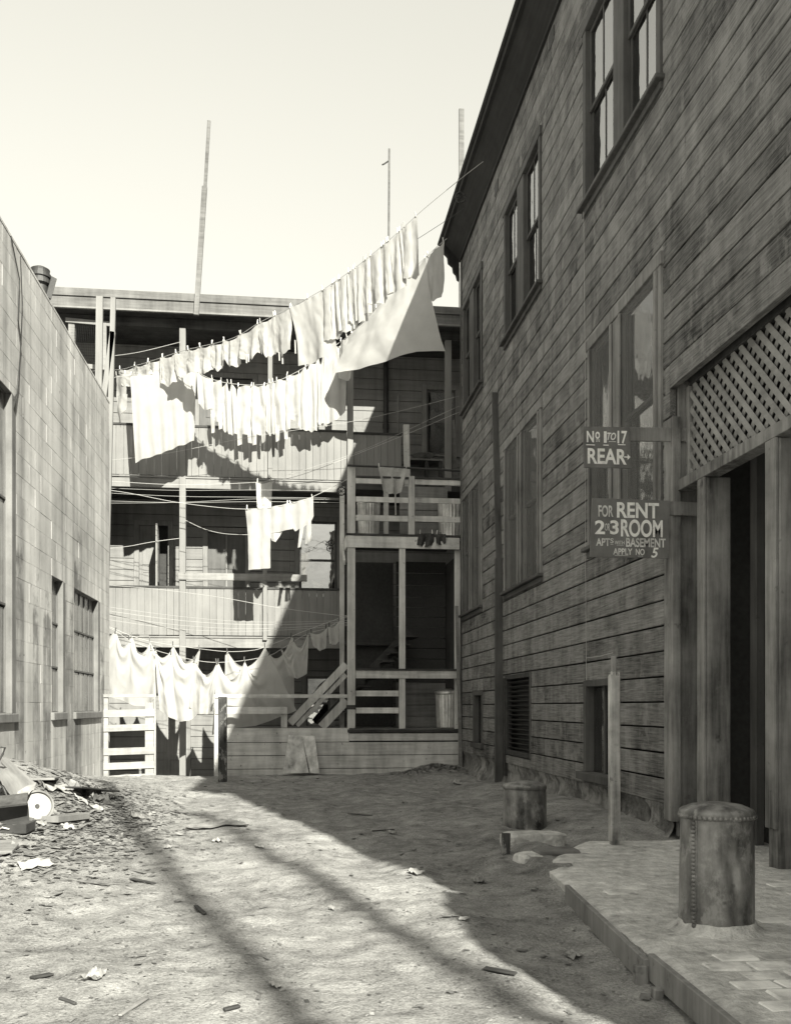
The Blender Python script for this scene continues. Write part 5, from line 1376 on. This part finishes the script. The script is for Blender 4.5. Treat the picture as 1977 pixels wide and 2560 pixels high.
# boards, boxes, rags
def plank(px0, py0, px1, py1, wd, th_, mat, label, dz=.03, nm='plank'):
    a, b = G(px0, py0), G(px1, py1); a.z += dz; b.z += dz
    beam(nm, a, b, wd, th_, mat, label=label, cat='plank')
plank(125, 2060, 206, 2050, .2, .07, m_conc, 'pale thick plank beside the disc wheel', .05)
plank(184, 1992, 282, 2000, .22, .02, m_iron, 'flat black board sloping out of the rubbish heap', .12)
plank(105, 1968, 170, 1950, .3, .03, m_grey, 'grey board lying flat against the foot of the block wall', .1)
plank(0, 2140, 28, 2110, .22, .03, m_grey, 'pale square board at the left edge of the yard', .03)
crumple('rag_heap', 172, 1945, .22, .16, .16, m_rag, 'black rags bunched on top of the rubbish heap', 'rag', 2)
crumple('rag_heap', 205, 1985, .25, .2, .12, m_card, 'brown cloth heap in the middle of the rubbish', 'rag', 5)
crumple('rag_heap', 240, 2000, .22, .14, .11, m_rag, 'dark sacking lying right of the brown cloth heap', 'rag', 6)
crumple('white_bundle', 150, 1978, .26, .1, .07, m_paper, 'white paper bundle behind the disc wheel', 'paper', 3)
crumple('sheet_scrap', 540, 2068, .36, .12, .03, m_card, 'curled pale cardboard sheet on the open yard', 'cardboard', 8)
papers = [(205, 2005, .09, 'white paper ball at the foot of the rag heap'), (240, 2022, .10, 'torn white paper below the dark sacking'), (318, 2028, .055, 'white paper square at the right end of the heap'), (172, 2072, .085, 'folded white paper right of the pale plank end'),
          (105, 2062, .07, 'crumpled newspaper under the disc wheel'), (345, 2045, .11, 'large torn white paper right of the heap'), (545, 2106, .06, 'flat white card on the sunlit yard'), (235, 2446, .07, 'stiff white paper scrap standing in the sunlit foreground'),
          (1040, 2185, .07, 'small white litter by the shadow edge'), (1195, 2205, .06, 'white litter left of the concrete lump'), (1433, 2392, .055, 'crushed white wrapper near the kerb'), (980, 2085, .06, 'pale litter in the shaded yard centre'), (1195, 1955, .06, 'white litter right of the leaf heap'), (1140, 1960, .09, 'pale flattened carton before the leaf heap'),
          (830, 2275, .03, 'small pale scrap in the middle of the yard'), (650, 2120, .05, 'pale scrap left of the shadow edge'), (90, 2170, .13, 'dirty paper spread at the left of the yard'), (420, 2120, .05, 'grey paper scrap among the twigs'), (1010, 2010, .05, 'broken box corner in the shaded yard'), (60, 2120, .1, 'grey pulp of paper below the black case'), (1160, 2300, .03, 'tiny scrap beside the shadow edge'), (690, 2470, .035, 'tiny paper in the sunlit foreground centre')]
for i, (px, py, s_, lab) in enumerate(papers):
    crumple('paper_scrap', px, py, s_, s_ * .75, s_ * .42, m_paper if i % 5 != 4 else m_card, lab, seed=i * 1.9 + .3, n=6, group='scraps of paper')
g = G(1477, 2312); tc = thing('tin_can', g, 'small pale tin can lying on the dirt below the kerb', 'can')
MB().lathe((g.x, g.y, g.z), [(0, 0), (.026, 0), (.027, .06), (.028, .062), (.025, .064), (.025, .055), (0, .053)], 20).build('can', m_galv, tc, smooth=True)
sticks = [(250, 2110, 300, 2120), (370, 2098, 410, 2100), (330, 2200, 385, 2212), (195, 2205, 275, 2216), (490, 2268, 512, 2288), (118, 2246, 152, 2234), (930, 2080, 985, 2076), (430, 2030, 500, 2040), (1210, 2425, 1290, 2440), (1000, 2140, 1040, 2126), (560, 2530, 600, 2520), (365, 2185, 300, 2170), (150, 2500, 190, 2515), (870, 2035, 930, 2040), (80, 2450, 130, 2440), (300, 2545, 370, 2500)]
stick_labels = ['stick below the large torn paper right of the heap', 'short stick right of the rubbish heap', 'long splinter in the left middle of the yard', 'brown lath left of the middle of the yard', 'dark splinter beside the right pole shadow', 'short twig at the left of the sunlit yard', 'flat lath in the shade near the yard centre', 'thin lath between heap and cardboard sheet', 'stick at the bottom near the shadow edge', 'lath by the bend of the shadow edge', 'twig at the bottom centre of the picture', 'splinter crossing the left pole shadow', 'twig in the bottom left corner', 'dark lath in the shade before the leaning board', 'twig left of the standing paper scrap', 'long pale stick at the bottom left foreground']
for i, s_ in enumerate(sticks):
    a, b = G(s_[0], s_[1]), G(s_[2], s_[3]); a.z += .012; b.z += .012
    MB().beam(a, b, .02 + .012 * (i % 3), .012).build('stick', m_leaf if i % 2 else m_dark, label=stick_labels[i], cat='stick', group='sticks on the yard')
# ---- uncountable litter
def litter(name, label, n, region, mat, smin, smax, seed, weight=None):
    r2 = random.Random(seed); vs, fs = [], []
    while len(fs) < n:
        x, y = r2.uniform(region[0], region[1]), r2.uniform(region[2], region[3])
        if weight and r2.random() > weight(x, y): continue
        if x > kerb_x(y) - .03 and y < 8.8: continue
        s_ = r2.uniform(smin, smax) * (.6 + .4 * r2.random()); a = r2.uniform(0, 6.3); el = r2.uniform(.25, 1)
        z_ = gh(x, y) + .004; k = len(vs); tl_ = r2.uniform(-.5, .5)
        for (u, v) in ((-1, -el), (1, -el * .7), (.8, el), (-.9, el * .8)):
            vs.append((x + s_ * (u * math.cos(a) - v * math.sin(a)), y + s_ * (u * math.sin(a) + v * math.cos(a)), z_ + s_ * abs(tl_) * (.5 + .5 * u) + r2.uniform(0, .2) * s_))
        fs.append([k, k + 1, k + 2, k + 3])
    o = mk(name, vs, fs, mat, label=label, cat='litter', kind='stuff'); return o
wl_ = lambda x, y: .02 + .98 * math.exp(-((x + 2.3 + .06 * (y - 10)) / .75) ** 2 - ((y - 11.5) / 3.2) ** 2)
litter('leaf_litter', 'dry leaves and dark chips strewn over the yard', 4800, (-3.9, 3.4, 3.0, 20.3), m_leaf, .008, .042, 3, wl_)
litter('chip_litter', 'pale chips and paper bits strewn over the yard', 4200, (-3.9, 3.4, 3.0, 20.3), m_chip, .004, .016, 4, lambda x, y: .2 + .8 * wl_(x, y))
litter('clod_litter', 'dark crumbs of soil and splinters over the yard', 9000, (-3.8, 3.8, 2.5, 19.0), m_dirtclod, .003, .014, 5)
litter('wall_litter', 'dark scraps along the foot of the block wall heap', 900, (-3.9, -1.2, 8.0, 16), m_card, .015, .06, 8, wl_)
litter('paper_litter', 'torn pale papers mixed through the rubbish heap', 1600, (-3.9, -.8, 8.0, 16), m_chip, .02, .06, 11, lambda x, y: wl_(x, y) ** 2)
litter('leaf_heap', 'pale heap of dry trimmings at the foot of the stair tower', 2600, (2.2, 3.85, 19.0, 20.8), m_chip, .012, .045, 6, lambda x, y: math.exp(-((x - 3.1) / .62) ** 2 - ((y - 20.05) / .5) ** 2))

# ================================================================== UNSEEN POLES ADDED BEHIND THE CAMERA to cast the streaks across the yard
for (x, y, h_, lab) in ((6.95, -17, 19.2, 'unseen tall pole added behind the camera to cast a shadow streak'), (6.0, -17.5, 21.8, 'unseen taller pole added behind the camera to cast a shadow streak')):
    t_ = thing('shadow_pole', (x, y, 0), lab, 'shadow_pole')
    MB().tube([(x, y, -.5), (x, y, h_)], .12, 14, r1=.1).build('pole', m_postw, t_)
    MB().lathe((x, y, h_), [(0, -.02), (.12, .02), (.16, .12), (.12, .22), (0, .26)], 16).build('finial', m_galv, t_, smooth=True)
